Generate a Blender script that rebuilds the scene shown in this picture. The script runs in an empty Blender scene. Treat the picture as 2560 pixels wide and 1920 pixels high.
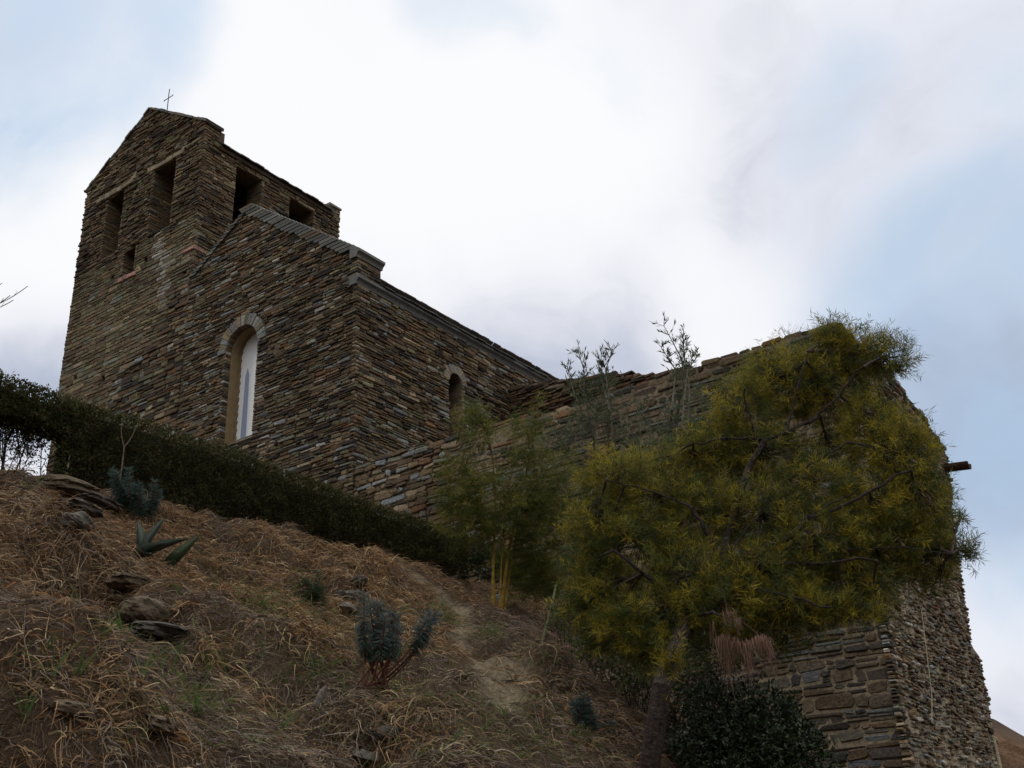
import bpy, bmesh, math, random
import numpy as np
from mathutils import Vector, Matrix
C = bpy.context.scene.collection
rnd = random.Random(7)
nr = np.random.RandomState(11)

# ------------------------------------------------------------------ camera
# rows: camera right / down / forward axes in world coordinates (x along the church front, y into the hill, z up)
M = np.array([[0.8027341, 0.59535313, -0.03424344],
              [-0.27052428, 0.31237961, -0.91062374],
              [-0.53144574, 0.74025241, 0.41181524]])
FPX = 2777.0
cam = bpy.data.cameras.new("camera")
cam.sensor_width = 36.0
cam.lens = 36.0 * FPX / 2560.0
cam.clip_start = 0.05
cam.clip_end = 3000.0
camo = bpy.data.objects.new("camera", cam)
C.objects.link(camo)
camo.matrix_world = Matrix(((M[0][0], -M[1][0], -M[2][0], 0), (M[0][1], -M[1][1], -M[2][1], 0), (M[0][2], -M[1][2], -M[2][2], 0), (0, 0, 0, 1)))
bpy.context.scene.camera = camo
vs = bpy.context.scene.view_settings
vs.view_transform = 'Standard'
vs.look = 'None'
vs.exposure = 0.0
vs.gamma = 1.0
vs.use_curve_mapping = False
bpy.context.scene.cycles.max_bounces = 6
bpy.context.scene.cycles.transparent_max_bounces = 8

DD = 2560.0 / 2212.0
def ray(px, py):                      # px, py in the 2212-wide picture
    d = np.array([(px * DD - 1280) / FPX, (py * DD - 960) / FPX, 1.0]) @ M
    return d / np.linalg.norm(d)
def onplane(px, py, ax, val):
    d = ray(px, py)
    return d * (val / d[ax])

# ------------------------------------------------------------------ sky
SUN = np.array([-0.55, 0.40, 0.735]); SUN /= np.linalg.norm(SUN)
sun_el = math.asin(SUN[2]); sun_az = math.atan2(SUN[0], SUN[1])
world = bpy.data.worlds.new("World")
bpy.context.scene.world = world
world.use_nodes = True
nt = world.node_tree
nt.nodes.clear()
def N(t, **kw):
    n = nt.nodes.new(t)
    for k, v in kw.items(): setattr(n, k, v)
    return n
def L(a, b): nt.links.new(a, b)
def setin(n, i, v):
    if hasattr(v, 'is_linked') or hasattr(v, 'links'): L(v, n.inputs[i])
    else: n.inputs[i].default_value = v
def mth(op, a, b=0.0, c=0.0, clamp=False):
    n = N('ShaderNodeMath', operation=op, use_clamp=clamp)
    setin(n, 0, a); setin(n, 1, b)
    if op in ('MULTIPLY_ADD',): setin(n, 2, c)
    return n.outputs[0]
def vmth(op, a, b):
    n = N('ShaderNodeVectorMath', operation=op)
    setin(n, 0, a); setin(n, 1, b)
    return n.outputs['Value'] if op == 'DOT_PRODUCT' else n.outputs[0]
def smooth(v, a, b):
    n = N('ShaderNodeMapRange', interpolation_type='SMOOTHSTEP')
    setin(n, 0, v); n.inputs[1].default_value = a; n.inputs[2].default_value = b
    return n.outputs[0]
def mixc(f, a, b):
    n = N('ShaderNodeMix', data_type='RGBA')
    setin(n, 0, f); setin(n, 6, a); setin(n, 7, b)
    return n.outputs[2]
def noise(vec, scale, detail=6, rough=.55, dist=0.0):
    n = N('ShaderNodeTexNoise')
    L(vec, n.inputs['Vector'])
    n.inputs['Scale'].default_value = scale; n.inputs['Detail'].default_value = detail
    n.inputs['Roughness'].default_value = rough; n.inputs['Distortion'].default_value = dist
    return n
tc = N('ShaderNodeTexCoord')
dirv = tc.outputs['Generated']
warp = noise(dirv, 2.2, 4, .5)
wv = vmth('SUBTRACT', warp.outputs['Color'], (0.5, 0.5, 0.5))
wsc = N('ShaderNodeVectorMath', operation='SCALE'); L(wv, wsc.inputs[0]); wsc.inputs['Scale'].default_value = 0.28
dw = vmth('NORMALIZE', vmth('ADD', dirv, wsc.outputs[0]), (0, 0, 0))
sky = N('ShaderNodeTexSky', sky_type='NISHITA')
sky.sun_disc = False
sky.sun_elevation = sun_el; sky.sun_rotation = sun_az
sky.air_density = 1.0; sky.dust_density = 1.2; sky.ozone_density = 1.4
def blob(px, py, r0, r1):             # soft disc of sky round a direction, in degrees
    d = vmth('DOT_PRODUCT', dw, tuple(ray(px, py)))
    return smooth(d, math.cos(math.radians(r1)), math.cos(math.radians(r0)))
BLOBS_BLUE = [(70, 70, 0, 10, .66), (440, 20, 0, 6, .30), (1010, -40, 0, 5, .5), (1330, 40, 0, 5, .15), (1790, 60, 0, 6, .22), (2230, 300, 0, 15, .32), (2240, 1180, 0, 8, .5), (2230, 720, 0, 10, .35)]
BLOBS_BRIGHT = [(900, 170, 2, 15, .5), (0, 480, 0, 9, .55), (1150, 380, 2, 12, .35), (1640, 650, 0, 7, .32), (500, 330, 0, 12, .35), (2200, 1430, 0, 4, .25)]
BLOBS_GREY = [(2150, 970, 1, 7, .42), (880, 230, 0, 6, .14), (1250, 740, 0, 8, .28), (20, 790, 0, 5, .45), (1600, 420, 0, 10, .04), (2170, 1560, 0, 4, .3)]
def total(bl):
    s = None
    for px, py, a, b, k in bl:
        t = mth('MULTIPLY', blob(px, py, a, b), k)
        s = t if s is None else mth('ADD', s, t)
    return s
n1 = noise(dw, 3.0, 9, .55)
n2 = noise(dirv, 7.0, 7, .5, .4)
n3 = noise(dw, 1.5, 4, .5)
n4 = noise(dw, 11.0, 9, .6, .8)
nz4 = mth('SUBTRACT', n4.outputs[0], 0.5)
back = vmth('DOT_PRODUCT', dirv, tuple(np.array([M[2][0], M[2][1], 0.0]) / np.hypot(M[2][0], M[2][1])))
front = smooth(back, -0.35, 0.62)
nzero = mth('SUBTRACT', n1.outputs[0], 0.5)
nz2 = mth('SUBTRACT', n2.outputs[0], 0.5)
blue = mth('ADD', total(BLOBS_BLUE), mth('ADD', mth('MULTIPLY', nzero, .55), mth('ADD', mth('MULTIPLY', nz4, .38), mth('MULTIPLY', nz2, .70))))
bluef = smooth(blue, 0.08, 0.95)
br = mth('ADD', mth('SUBTRACT', total(BLOBS_BRIGHT), total(BLOBS_GREY)), mth('ADD', mth('MULTIPLY', nzero, .32), mth('ADD', mth('MULTIPLY', nz4, .42), mth('MULTIPLY', nz2, .5))))
brf = smooth(br, -0.75, 0.75)
ramp = N('ShaderNodeValToRGB')
e = ramp.color_ramp.elements
e[0].position = 0.0; e[0].color = (.36, .42, .55, 1)
e[1].position = 1.0; e[1].color = (.97, .975, .995, 1)
for p, c in ((.2, (.50, .55, .67, 1)), (.4, (.72, .74, .82, 1)), (.55, (.85, .86, .92, 1)), (.75, (.92, .925, .965, 1))):
    x = e.new(p); x.color = c
L(brf, ramp.inputs[0])
BG = 0.1
cl = N('ShaderNodeVectorMath', operation='SCALE'); L(ramp.outputs[0], cl.inputs[0]); cl.inputs['Scale'].default_value = 1.0 / BG
nis = N('ShaderNodeVectorMath', operation='SCALE'); L(sky.outputs[0], nis.inputs[0]); nis.inputs['Scale'].default_value = 0.80
bluec = mixc(0.85, nis.outputs[0], (.45 / BG, .62 / BG, .83 / BG, 1))
frontc = mixc(bluef, cl.outputs[0], bluec)
backn = smooth(n3.outputs[0], .35, .65)
sepz = N('ShaderNodeSeparateXYZ'); L(dirv, sepz.inputs[0])
lowc = mixc(backn, (.15 / BG, .155 / BG, .17 / BG, 1), (.24 / BG, .24 / BG, .25 / BG, 1))
higc = mixc(backn, (1.15 / BG, 1.18 / BG, 1.25 / BG, 1), (1.75 / BG, 1.73 / BG, 1.70 / BG, 1))
backc = mixc(smooth(sepz.outputs[2], .08, .70), lowc, higc)
col = mixc(front, backc, frontc)
col = mixc(smooth(sepz.outputs[2], .74, .93), col, (1.75 / BG, 1.74 / BG, 1.70 / BG, 1))
bg = N('ShaderNodeBackground'); L(col, bg.inputs[0]); bg.inputs[1].default_value = BG
wo = N('ShaderNodeOutputWorld'); L(bg.outputs[0], wo.inputs[0])

sl = bpy.data.lights.new("sun", 'SUN')
sl.energy = 0.6; sl.angle = math.radians(18); sl.color = (1.0, .95, .87)
so = bpy.data.objects.new("sun", sl); C.objects.link(so)
so.rotation_euler = Vector(tuple(-SUN)).to_track_quat('-Z', 'Y').to_euler()

# ------------------------------------------------------------------ materials
def mat(name, build):
    m = bpy.data.materials.new(name); m.use_nodes = True
    t = m.node_tree; t.nodes.clear()
    o = t.nodes.new('ShaderNodeOutputMaterial')
    build(t, o)
    return m
def attr_mat(name, rough=.9, spec=.2, nscale=30.0, namp=.5, bump=.4, bscale=45.0, bdist=.01, trans=0.0, n2=None, big=0):
    def b(t, o):
        a = t.nodes.new('ShaderNodeAttribute'); a.attribute_name = 'Col'
        tc = t.nodes.new('ShaderNodeTexCoord')
        n = t.nodes.new('ShaderNodeTexNoise'); n.inputs['Scale'].default_value = nscale; n.inputs['Detail'].default_value = 6
        t.links.new(tc.outputs['Object'], n.inputs['Vector'])
        mr = t.nodes.new('ShaderNodeMapRange'); mr.inputs[1].default_value = .25; mr.inputs[2].default_value = .75
        mr.inputs[3].default_value = 1 - namp; mr.inputs[4].default_value = 1 + namp
        t.links.new(n.outputs[0], mr.inputs[0])
        mx = t.nodes.new('ShaderNodeMix'); mx.data_type = 'RGBA'; mx.blend_type = 'MULTIPLY'; mx.inputs[0].default_value = 1
        t.links.new(a.outputs['Color'], mx.inputs[6]); t.links.new(mr.outputs[0], mx.inputs[7])
        colr = mx.outputs[2]
        if n2:                                  # lichen / dirt patches: (scale, colour, lo, hi, amount)
            q = t.nodes.new('ShaderNodeTexNoise'); q.inputs['Scale'].default_value = n2[0]; q.inputs['Detail'].default_value = 8
            q.inputs['Roughness'].default_value = .65
            t.links.new(tc.outputs['Object'], q.inputs['Vector'])
            r = t.nodes.new('ShaderNodeMapRange'); r.inputs[1].default_value = n2[2]; r.inputs[2].default_value = n2[3]; r.inputs[4].default_value = n2[4]
            t.links.new(q.outputs[0], r.inputs[0])
            m2 = t.nodes.new('ShaderNodeMix'); m2.data_type = 'RGBA'
            t.links.new(r.outputs[0], m2.inputs[0]); t.links.new(colr, m2.inputs[6]); m2.inputs[7].default_value = (*n2[1], 1)
            colr = m2.outputs[2]
        if big:                                 # broad weathering: damp brown and paler, drier areas
            q = t.nodes.new('ShaderNodeTexNoise'); q.inputs['Scale'].default_value = big; q.inputs['Detail'].default_value = 5; q.inputs['Distortion'].default_value = .6
            t.links.new(tc.outputs['Object'], q.inputs['Vector'])
            r = t.nodes.new('ShaderNodeMapRange'); r.inputs[1].default_value = .32; r.inputs[2].default_value = .68; r.inputs[3].default_value = .66; r.inputs[4].default_value = 1.24
            t.links.new(q.outputs[0], r.inputs[0])
            m3 = t.nodes.new('ShaderNodeMix'); m3.data_type = 'RGBA'; m3.blend_type = 'MULTIPLY'; m3.inputs[0].default_value = 1
            t.links.new(colr, m3.inputs[6]); t.links.new(r.outputs[0], m3.inputs[7]); colr = m3.outputs[2]
        p = t.nodes.new('ShaderNodeBsdfPrincipled')
        p.inputs['Roughness'].default_value = rough; p.inputs['Specular IOR Level'].default_value = spec
        t.links.new(colr, p.inputs['Base Color'])
        if bump:
            bn = t.nodes.new('ShaderNodeTexNoise'); bn.inputs['Scale'].default_value = bscale; bn.inputs['Detail'].default_value = 5
            t.links.new(tc.outputs['Object'], bn.inputs['Vector'])
            bp = t.nodes.new('ShaderNodeBump'); bp.inputs['Strength'].default_value = bump; bp.inputs['Distance'].default_value = bdist
            t.links.new(bn.outputs[0], bp.inputs['Height']); t.links.new(bp.outputs[0], p.inputs['Normal'])
        out = p.outputs[0]
        if trans:
            tr = t.nodes.new('ShaderNodeBsdfTranslucent'); t.links.new(colr, tr.inputs[0])
            ms = t.nodes.new('ShaderNodeMixShader'); ms.inputs[0].default_value = trans
            t.links.new(out, ms.inputs[1]); t.links.new(tr.outputs[0], ms.inputs[2]); out = ms.outputs[0]
        t.links.new(out, o.inputs[0])
    return mat(name, b)
MAS = attr_mat('schist_masonry', .88, .2, 24, .45, .9, 34, .016, n2=(3.0, (.075, .062, .038), .54, .74, .4), big=.75)
SLATE = attr_mat('slate', .7, .3, 16, .3, .3, 60, .004)
PLASTER = attr_mat('plaster', .95, .1, 9, .15, .25, 70, .004)
LEAF = attr_mat('leaf', .65, .2, 5, .25, 0, trans=.42)
GLOSSLEAF = attr_mat('glossy_leaf', .42, .35, 5, .25, 0, trans=.15)
DRY = attr_mat('dry_blade', .85, .15, 6, .3, 0, trans=.12)
BARK = attr_mat('bark', .9, .15, 25, .45, .9, 42, .02, n2=(38, (.15, .13, .12), .58, .70, .55))
ROCK = attr_mat('rock', .88, .2, 9, .4, .9, 26, .03, n2=(14, (.07, .065, .045), .5, .7, .5))
METAL = attr_mat('iron', .6, .4, 20, .2, 0)
SOIL = attr_mat('soil', .95, .1, 28, .45, .9, 35, .03, n2=(60, (.20, .155, .10), .58, .72, .5))
def glass_b(t, o):
    tc = t.nodes.new('ShaderNodeTexCoord')
    n = t.nodes.new('ShaderNodeTexNoise'); n.inputs['Scale'].default_value = 2.2
    t.links.new(tc.outputs['Object'], n.inputs['Vector'])
    a = t.nodes.new('ShaderNodeAttribute'); a.attribute_name = 'Col'
    mx = t.nodes.new('ShaderNodeMix'); mx.data_type = 'RGBA'; mx.blend_type = 'MULTIPLY'; mx.inputs[0].default_value = .15
    t.links.new(a.outputs['Color'], mx.inputs[6]); t.links.new(n.outputs[0], mx.inputs[7])
    p = t.nodes.new('ShaderNodeBsdfPrincipled'); p.inputs['Roughness'].default_value = .12; p.inputs['IOR'].default_value = 1.6
    t.links.new(mx.outputs[2], p.inputs['Base Color']); t.links.new(p.outputs[0], o.inputs[0])
PANE = mat('window_pane', glass_b)

# ------------------------------------------------------------------ mesh helpers
class MB:
    def __init__(s): s.v = []; s.f = []; s.c = []; s.n = 0
    def add(s, v, f, c):
        v = np.asarray(v, float)
        b = s.n
        s.v.append(v)
        s.f.extend([tuple(i + b for i in q) for q in f])
        c = np.asarray(c, float)
        if c.ndim == 1: c = np.tile(c[:3], (len(v), 1))
        s.c.append(c[:, :3]); s.n += len(v)
    def box(s, lo, hi, c):
        x0, y0, z0 = lo; x1, y1, z1 = hi
        s.add([(x0, y0, z0), (x1, y0, z0), (x1, y1, z0), (x0, y1, z0), (x0, y0, z1), (x1, y0, z1), (x1, y1, z1), (x0, y1, z1)],
              [(0, 3, 2, 1), (4, 5, 6, 7), (0, 1, 5, 4), (1, 2, 6, 5), (2, 3, 7, 6), (3, 0, 4, 7)], c)
    def tube(s, pts, rad, c, n=6):
        pts = np.asarray(pts, float); k = len(pts)
        if np.isscalar(rad): rad = [rad] * k
        t = np.gradient(pts, axis=0); t /= np.linalg.norm(t, axis=1)[:, None] + 1e-9
        up = np.array([.31, .87, .38])
        V = []
        for i in range(k):
            a = np.cross(t[i], up); a /= np.linalg.norm(a) + 1e-9
            b = np.cross(t[i], a)
            for j in range(n):
                w = 2 * math.pi * j / n
                V.append(pts[i] + rad[i] * (math.cos(w) * a + math.sin(w) * b))
        F = [(i * n + j, i * n + (j + 1) % n, (i + 1) * n + (j + 1) % n, (i + 1) * n + j) for i in range(k - 1) for j in range(n)]
        F.append(tuple(range(n - 1, -1, -1))); F.append(tuple(range((k - 1) * n, k * n)))
        s.add(V, F, c)
    def prism(s, poly, holes, fr, depth, c):     # polygon with holes in frame (o,U,V,N), extruded backwards
        bm = bmesh.new()
        es = []
        for lp in [poly] + list(holes):
            vv = [bm.verts.new(tuple(fr(u, v, 0))) for u, v in lp]
            es += [bm.edges.new((vv[i], vv[(i + 1) % len(vv)])) for i in range(len(vv))]
        r = bmesh.ops.triangle_fill(bm, use_beauty=True, edges=es)
        fs = [g for g in bm.faces]
        ex = bmesh.ops.extrude_face_region(bm, geom=fs)
        nv = [g for g in ex['geom'] if isinstance(g, bmesh.types.BMVert)]
        d = Vector(tuple(fr(0, 0, -depth) - fr(0, 0, 0)))
        bmesh.ops.translate(bm, verts=nv, vec=d)
        bmesh.ops.recalc_face_normals(bm, faces=bm.faces[:])
        bm.verts.index_update()
        s.add([tuple(v.co) for v in bm.verts], [tuple(v.index for v in f.verts) for f in bm.faces], c)
        bm.free()
    def build(s, name, m, parent=None, smooth=False, loc=None):
        me = bpy.data.meshes.new(name)
        V = np.concatenate(s.v); K = np.concatenate(s.c)
        if loc is not None: V = V - np.asarray(loc)
        return mesh_obj(name, me, V, s.f, K, m, parent, smooth, loc)
def mesh_obj(name, me, V, F, K, m, parent=None, smooth=False, loc=None):
    if isinstance(F, np.ndarray):
        nf, k = F.shape
        me.vertices.add(len(V)); me.vertices.foreach_set('co', V.astype(np.float32).ravel())
        me.loops.add(nf * k); me.loops.foreach_set('vertex_index', F.astype(np.int32).ravel())
        me.polygons.add(nf); me.polygons.foreach_set('loop_start', np.arange(0, nf * k, k, dtype=np.int32))
        me.update(calc_edges=True)
    else:
        me.from_pydata([tuple(x) for x in V], [], F)
    a = me.color_attributes.new('Col', 'FLOAT_COLOR', 'POINT')
    K4 = np.ones((len(V), 4), np.float32); K4[:, :3] = K
    a.data.foreach_set('color', K4.ravel())
    me.materials.append(m)
    me.polygons.foreach_set('use_smooth', [smooth] * len(me.polygons))
    me.validate(); me.update()
    o = bpy.data.objects.new(name, me); C.objects.link(o)
    if loc is not None: o.location = tuple(loc)
    if parent is not None:
        o.parent = parent
        if loc is None: o.location = tuple(-Vector(world_loc(parent)))
        else: o.location = tuple(Vector(tuple(loc)) - world_loc(parent))
    return o
def world_loc(o):
    p = Vector(o.location)
    while o.parent is not None:
        o = o.parent; p = p + Vector(o.location)
    return p
def tag(o, label=None, cat=None, group=None, kind=None):
    for k, v in (('label', label), ('category', cat), ('group', group), ('kind', kind)):
        if v: o[k] = v
    return o
def thing(name, loc, label, cat, group=None):
    o = bpy.data.objects.new(name, None); C.objects.link(o)
    o.location = tuple(loc); o.empty_display_size = .2
    return tag(o, label, cat, group)
def frame(o, U, N):
    o = np.array(o, float); U = np.array(U, float); N = np.array(N, float); V = np.array([0, 0, 1.0])
    return lambda u, v, w: o + u * U + v * V + w * N
def norm(a): return a / (np.linalg.norm(a, axis=-1, keepdims=True) + 1e-9)

# leaves: one rhombus each, vectorised
class Leaves:
    def __init__(s): s.V = []; s.K = []
    def add(s, P, D, Lg, W, col, wide=.42, normal=None):
        n = len(P); D = norm(D)
        R = nr.normal(size=(n, 3)) if normal is None else normal
        S = norm(np.cross(D, R)); U = np.cross(S, D)
        Lg = np.broadcast_to(np.asarray(Lg, float), (n,))[:, None]; W = np.broadcast_to(np.asarray(W, float), (n,))[:, None]
        mid = P + D * Lg * wide
        v = np.stack([P, mid + S * W * .5 + U * W * .12, P + D * Lg - U * Lg * .08, mid - S * W * .5 + U * W * .12], 1)
        s.V.append(v.reshape(-1, 3)); s.K.append(np.repeat(np.broadcast_to(col, (n, 3)), 4, 0))
    def build(s, name, m, parent=None):
        V = np.concatenate(s.V); K = np.concatenate(s.K)
        F = np.arange(len(V)).reshape(-1, 4)
        return mesh_obj(name, bpy.data.meshes.new(name), V, F, K, m, parent)
class Blades:
    def __init__(s): s.V = []; s.K = []; s.F = []; s.n = 0
    def add(s, paths, W, col):            # paths (n,k,3), widths (n,)
        n, k, _ = paths.shape
        T = np.gradient(paths, axis=1)
        S = norm(np.cross(T, nr.normal(size=(n, 1, 3))))
        w = np.linspace(1, .12, k)[None, :, None] * np.asarray(W)[:, None, None] * .5
        v = np.stack([paths - S * w, paths + S * w], 2).reshape(n, k * 2, 3)
        s.V.append(v.reshape(-1, 3)); s.K.append(np.repeat(col, k * 2, 0))
        q = np.array([(2 * i, 2 * i + 1, 2 * i + 3, 2 * i + 2) for i in range(k - 1)])
        f = (np.arange(n) * k * 2)[:, None, None] + q[None] + s.n
        s.F.append(f.reshape(-1, 4)); s.n += n * k * 2
    def build(s, name, m, parent=None):
        return mesh_obj(name, bpy.data.meshes.new(name), np.concatenate(s.V), np.concatenate(s.F), np.concatenate(s.K), m, parent)

# ------------------------------------------------------------------ terrain
def vnoise(x, y, seed=0):
    xi = np.floor(x).astype(np.int64); yi = np.floor(y).astype(np.int64)
    fx = x - xi; fy = y - yi
    fx = fx * fx * (3 - 2 * fx); fy = fy * fy * (3 - 2 * fy)
    def h(a, b):
        n = (a * 374761393 + b * 668265263 + seed * 2147483) & 0xffffffff
        n = ((n ^ (n >> 13)) * 1274126177) & 0xffffffff
        return ((n ^ (n >> 16)) & 0xffff) / 65535.0
    return (h(xi, yi) * (1 - fx) + h(xi + 1, yi) * fx) * (1 - fy) + (h(xi, yi + 1) * (1 - fx) + h(xi + 1, yi + 1) * fx) * fy
BUMPS = []                                # (x, y, radius, height)
def sstep(x, a, b):
    t = np.clip((x - a) / (b - a), 0, 1); return t * t * (3 - 2 * t)
def ground(x, y):
    x = np.asarray(x, float); y = np.asarray(y, float)
    yy = np.clip(y, 1, 16)
    top = 3.4 + .07 * (yy - 5)
    run = np.clip(x + 9, 0, 9.2)
    z = top - .54 * run
    z = z - .25 * sstep(-x, 9.3, 10.5)
    w = sstep(x, -9.3, -8.6) * (1 - sstep(x, -1, 1))
    z = z + w * (.42 * (vnoise(x * .7 + 3, y * .7, 1) - .5) + .32 * (vnoise(x * 1.9, y * 1.9, 2) - .5) + .17 * (vnoise(x * 5, y * 5, 3) - .5) + .05 * (vnoise(x * 11, y * 11, 4) - .5))
    z = z - .17 * np.exp(-((x + 8.75) / .5) ** 2) * sstep(y, 5.5, 6.4)
    z = z - 1.35 * sstep(y, 9.3, 12.0) * sstep(x, -7.6, -5.4) * (1 - sstep(y, 15, 17.5))
    for bx, by, r, h in BUMPS:
        z = z + h * np.exp(-((x - bx) ** 2 + (y - by) ** 2) / (r * r))
    z = z - 6 * sstep(y, 24, 70) - 3 * sstep(x, 6, 60)
    return z
def hit(px, py):
    d = ray(px, py)
    t = np.arange(1.0, 60, .01)
    P = d[None] * t[:, None]
    k = np.nonzero(P[:, 2] < ground(P[:, 0], P[:, 1]))[0]
    return P[k[0]] if len(k) else P[-1]
def addbump(px, py, r, h):
    p = hit(px, py); BUMPS.append((p[0], p[1], r, h))
for a in ((60, 1120, .5, .16), (160, 1290, .35, -.2), (250, 1360, .3, -.12), (330, 1330, .22, .1), (120, 1200, .3, .14), (480, 1130, .5, .12), (60, 1420, .6, .1), (780, 1250, .4, .12), (350, 1440, .3, -.14), (700, 1450, .5, .08), (1230, 1480, .5, .1), (560, 1280, .4, -.1), (120, 1235, .2, -.22), (215, 1290, .2, -.28), (420, 1410, .22, -.22), (345, 1425, .14, -.2), (60, 1500, .35, .12), (820, 1620, .2, -.2), (640, 1180, .3, .12), (560, 1480, .3, -.16), (200, 1450, .3, .1), (700, 1260, .25, -.15)):
    addbump(*a)

# ------------------------------------------------------------------ masonry
BROWN = (.165, .118, .070); UMBER = (.115, .082, .052); RUST = (.165, .092, .048); OLIVE = (.165, .145, .082)
GREYG = (.19, .19, .145); BLUEG = (.20, .21, .205); TAN = (.29, .225, .145); PALE = (.36, .34, .30); PINK = (.36, .21, .17); DARK = (.05, .043, .038)
NAVE = [(BROWN, 26), (UMBER, 30), (RUST, 6), (OLIVE, 15), (GREYG, 12), (BLUEG, 10), (TAN, 7), (PALE, 4), (DARK, 20)]
TOWLOW = [(OLIVE, 30), (BROWN, 30), ((.15, .13, .085), 22), (GREYG, 10), (UMBER, 12), (TAN, 5), (PINK, .4)]
TOWUP = [(BROWN, 30), (UMBER, 34), (OLIVE, 14), (DARK, 14), (GREYG, 5), (TAN, 4), (RUST, 5)]
RUIN = [(BROWN, 26), (UMBER, 22), ((.13, .085, .06), 16), (GREYG, 14), (BLUEG, 10), (RUST, 5), (TAN, 10), (DARK, 8)]
RUBBLE = [(BROWN, 26), (UMBER, 20), (GREYG, 18), (TAN, 18), (BLUEG, 8), (RUST, 8), (PALE, 5), ((.17, .15, .12), 16)]
RUSTY = [(RUST, 22), (UMBER, 30), (DARK, 18), (BROWN, 20), (TAN, 4)]
def pick(pal):
    t = rnd.random() * sum(w for _, w in pal)
    for c, w in pal:
        t -= w
        if t <= 0: break
    k = rnd.uniform(.70, 1.22); h = rnd.uniform(-.06, .06)
    return np.array([c[0] * k * (1 + h), c[1] * k, c[2] * k * (1 - h)])
def stone(mb, fr, u0, u1, v0, v1, proud, col, cham=.012, jit=.006, back=.07, tilt=0.0):
    w = u1 - u0; h = v1 - v0
    if w < .015 or h < .012: return
    c = min(cham, .35 * h, .35 * w)
    J = lambda a: rnd.uniform(-a, a)
    cu = lambda: c * rnd.uniform(.3, 1.6)
    o = [(cu(), 0), (w - cu(), 0), (w, cu()), (w, h - cu()), (w - cu(), h), (cu(), h), (0, h - cu()), (0, cu())]
    jj = min(jit, .18 * h)
    o = [(a + J(jj), b + J(jj)) for a, b in o]
    if tilt:
        ca, sa = math.cos(tilt), math.sin(tilt)
        o = [(w / 2 + (a - w / 2) * ca - (b - h / 2) * sa, h / 2 + (a - w / 2) * sa + (b - h / 2) * ca) for a, b in o]
    bev = min(.012, .25 * h)
    V = []; 
    tu, tv = J(.05), J(.12)
    for ring, (ins, d) in enumerate(((0, -back), (0, proud - bev), (bev, proud))):
        for a, b in o:
            da = a - w / 2; db = b - h / 2
            ka = 1 - min(.45, ins / (w / 2 + 1e-6)); kb = 1 - min(.45, ins / (h / 2 + 1e-6))
            dd = d + (da * tu * .3 + db * tv + J(.003) if ring else 0)
            V.append(fr(u0 + w / 2 + da * ka, v0 + h / 2 + db * kb, dd))
    F = []
    for r in (0, 8):
        F += [(r + i, r + (i + 1) % 8, r + 8 + (i + 1) % 8, r + 8 + i) for i in range(8)]
    F.append(tuple(range(16, 24)))
    K = np.tile(col, (24, 1)) * nr.uniform(.9, 1.1, (24, 1))
    mb.add(V, F, K)
def courses(z0, z1, lo, hi, seed):
    r = random.Random(seed); z = z0; out = []
    while z < z1 - .02:
        h = r.uniform(lo, hi); out.append((z, min(z + h, z1))); z += h
    return out
def masonry(mb, fr, crs, spans, pal, ln=(.15, .5), gap=.008, proud=(0, .035), split=.3, skip=.01, cham=.012, jit=.006, wave=.0, seed=0, endkeep=True, tilt=0, tint=None, stylefn=None):
    ph = rnd.uniform(0, 6)
    for (z0, z1) in crs:
        for (a, b) in spans((z0 + z1) / 2):
            u = a
            while u < b - .01:
                p_, l_, pr_, g_, sk_, sp_ = pal, ln, proud, gap, skip, split
                if stylefn:
                    s_ = stylefn(u, (z0 + z1) / 2)
                    if s_: p_, l_, pr_, g_, sk_, sp_ = s_
                l = rnd.uniform(*l_) * (1.5 if rnd.random() < .12 else 1)
                if b - (u + l) < l_[0] * .7: l = b - u
                u1 = u + l
                off = wave * (math.sin(u * 1.7 + ph + z0 * .6) + .5 * math.sin(u * 4.1 + z0 * 2))
                zz0, zz1 = z0 + off, z1 + off
                edge = (u <= a + 1e-6 or u1 >= b - 1e-6)
                if rnd.random() >= sk_ or edge:
                    parts = [(zz0, zz1)]
                    if rnd.random() < sp_ and z1 - z0 > .05 and not edge:
                        m = zz0 + (zz1 - zz0) * rnd.uniform(.35, .65); parts = [(zz0, m), (m, zz1)]
                    for (q0, q1) in parts:
                        c = pick(p_)
                        if tint is not None: c = tint(u, q0, c)
                        stone(mb, fr, u + g_ / 2, u1 - g_ / 2, q0 + g_ / 2, q1 - g_ / 2, rnd.uniform(*pr_), c, cham, jit, tilt=rnd.uniform(-tilt, tilt))
                u = u1
def voussoirs(mb, fr, cu, cv, r0, r1, n, pal, proud=.03):
    for i in range(n):
        a0 = math.pi * (i + .06) / n; a1 = math.pi * (i + .94) / n
        rr = r1 + rnd.uniform(-.02, .03)
        c = pick(pal); pr = proud + rnd.uniform(-.006, .008)
        def P(a, r, w): return fr(cu + r * math.cos(a), cv + r * math.sin(a), w)
        V = [P(a0, r0, -.3), P(a1, r0, -.3), P(a1, rr, -.08), P(a0, rr, -.08), P(a0, r0, pr), P(a1, r0, pr), P(a1, rr, pr), P(a0, rr, pr)]
        mb.add(V, [(0, 1, 2, 3), (4, 7, 6, 5), (0, 4, 5, 1), (1, 5, 6, 2), (2, 6, 7, 3), (3, 7, 4, 0)], c)

MORT_C = (.125, .095, .06); MORT_R = (.27, .225, .155)
YF = 12.86                                # plane of the church front
XC = -12.65                               # right corner of the nave
XT = -17.62; XL = -22.2                   # bell tower
ZB = 2.9                                  # footing, behind the hedge
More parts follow.
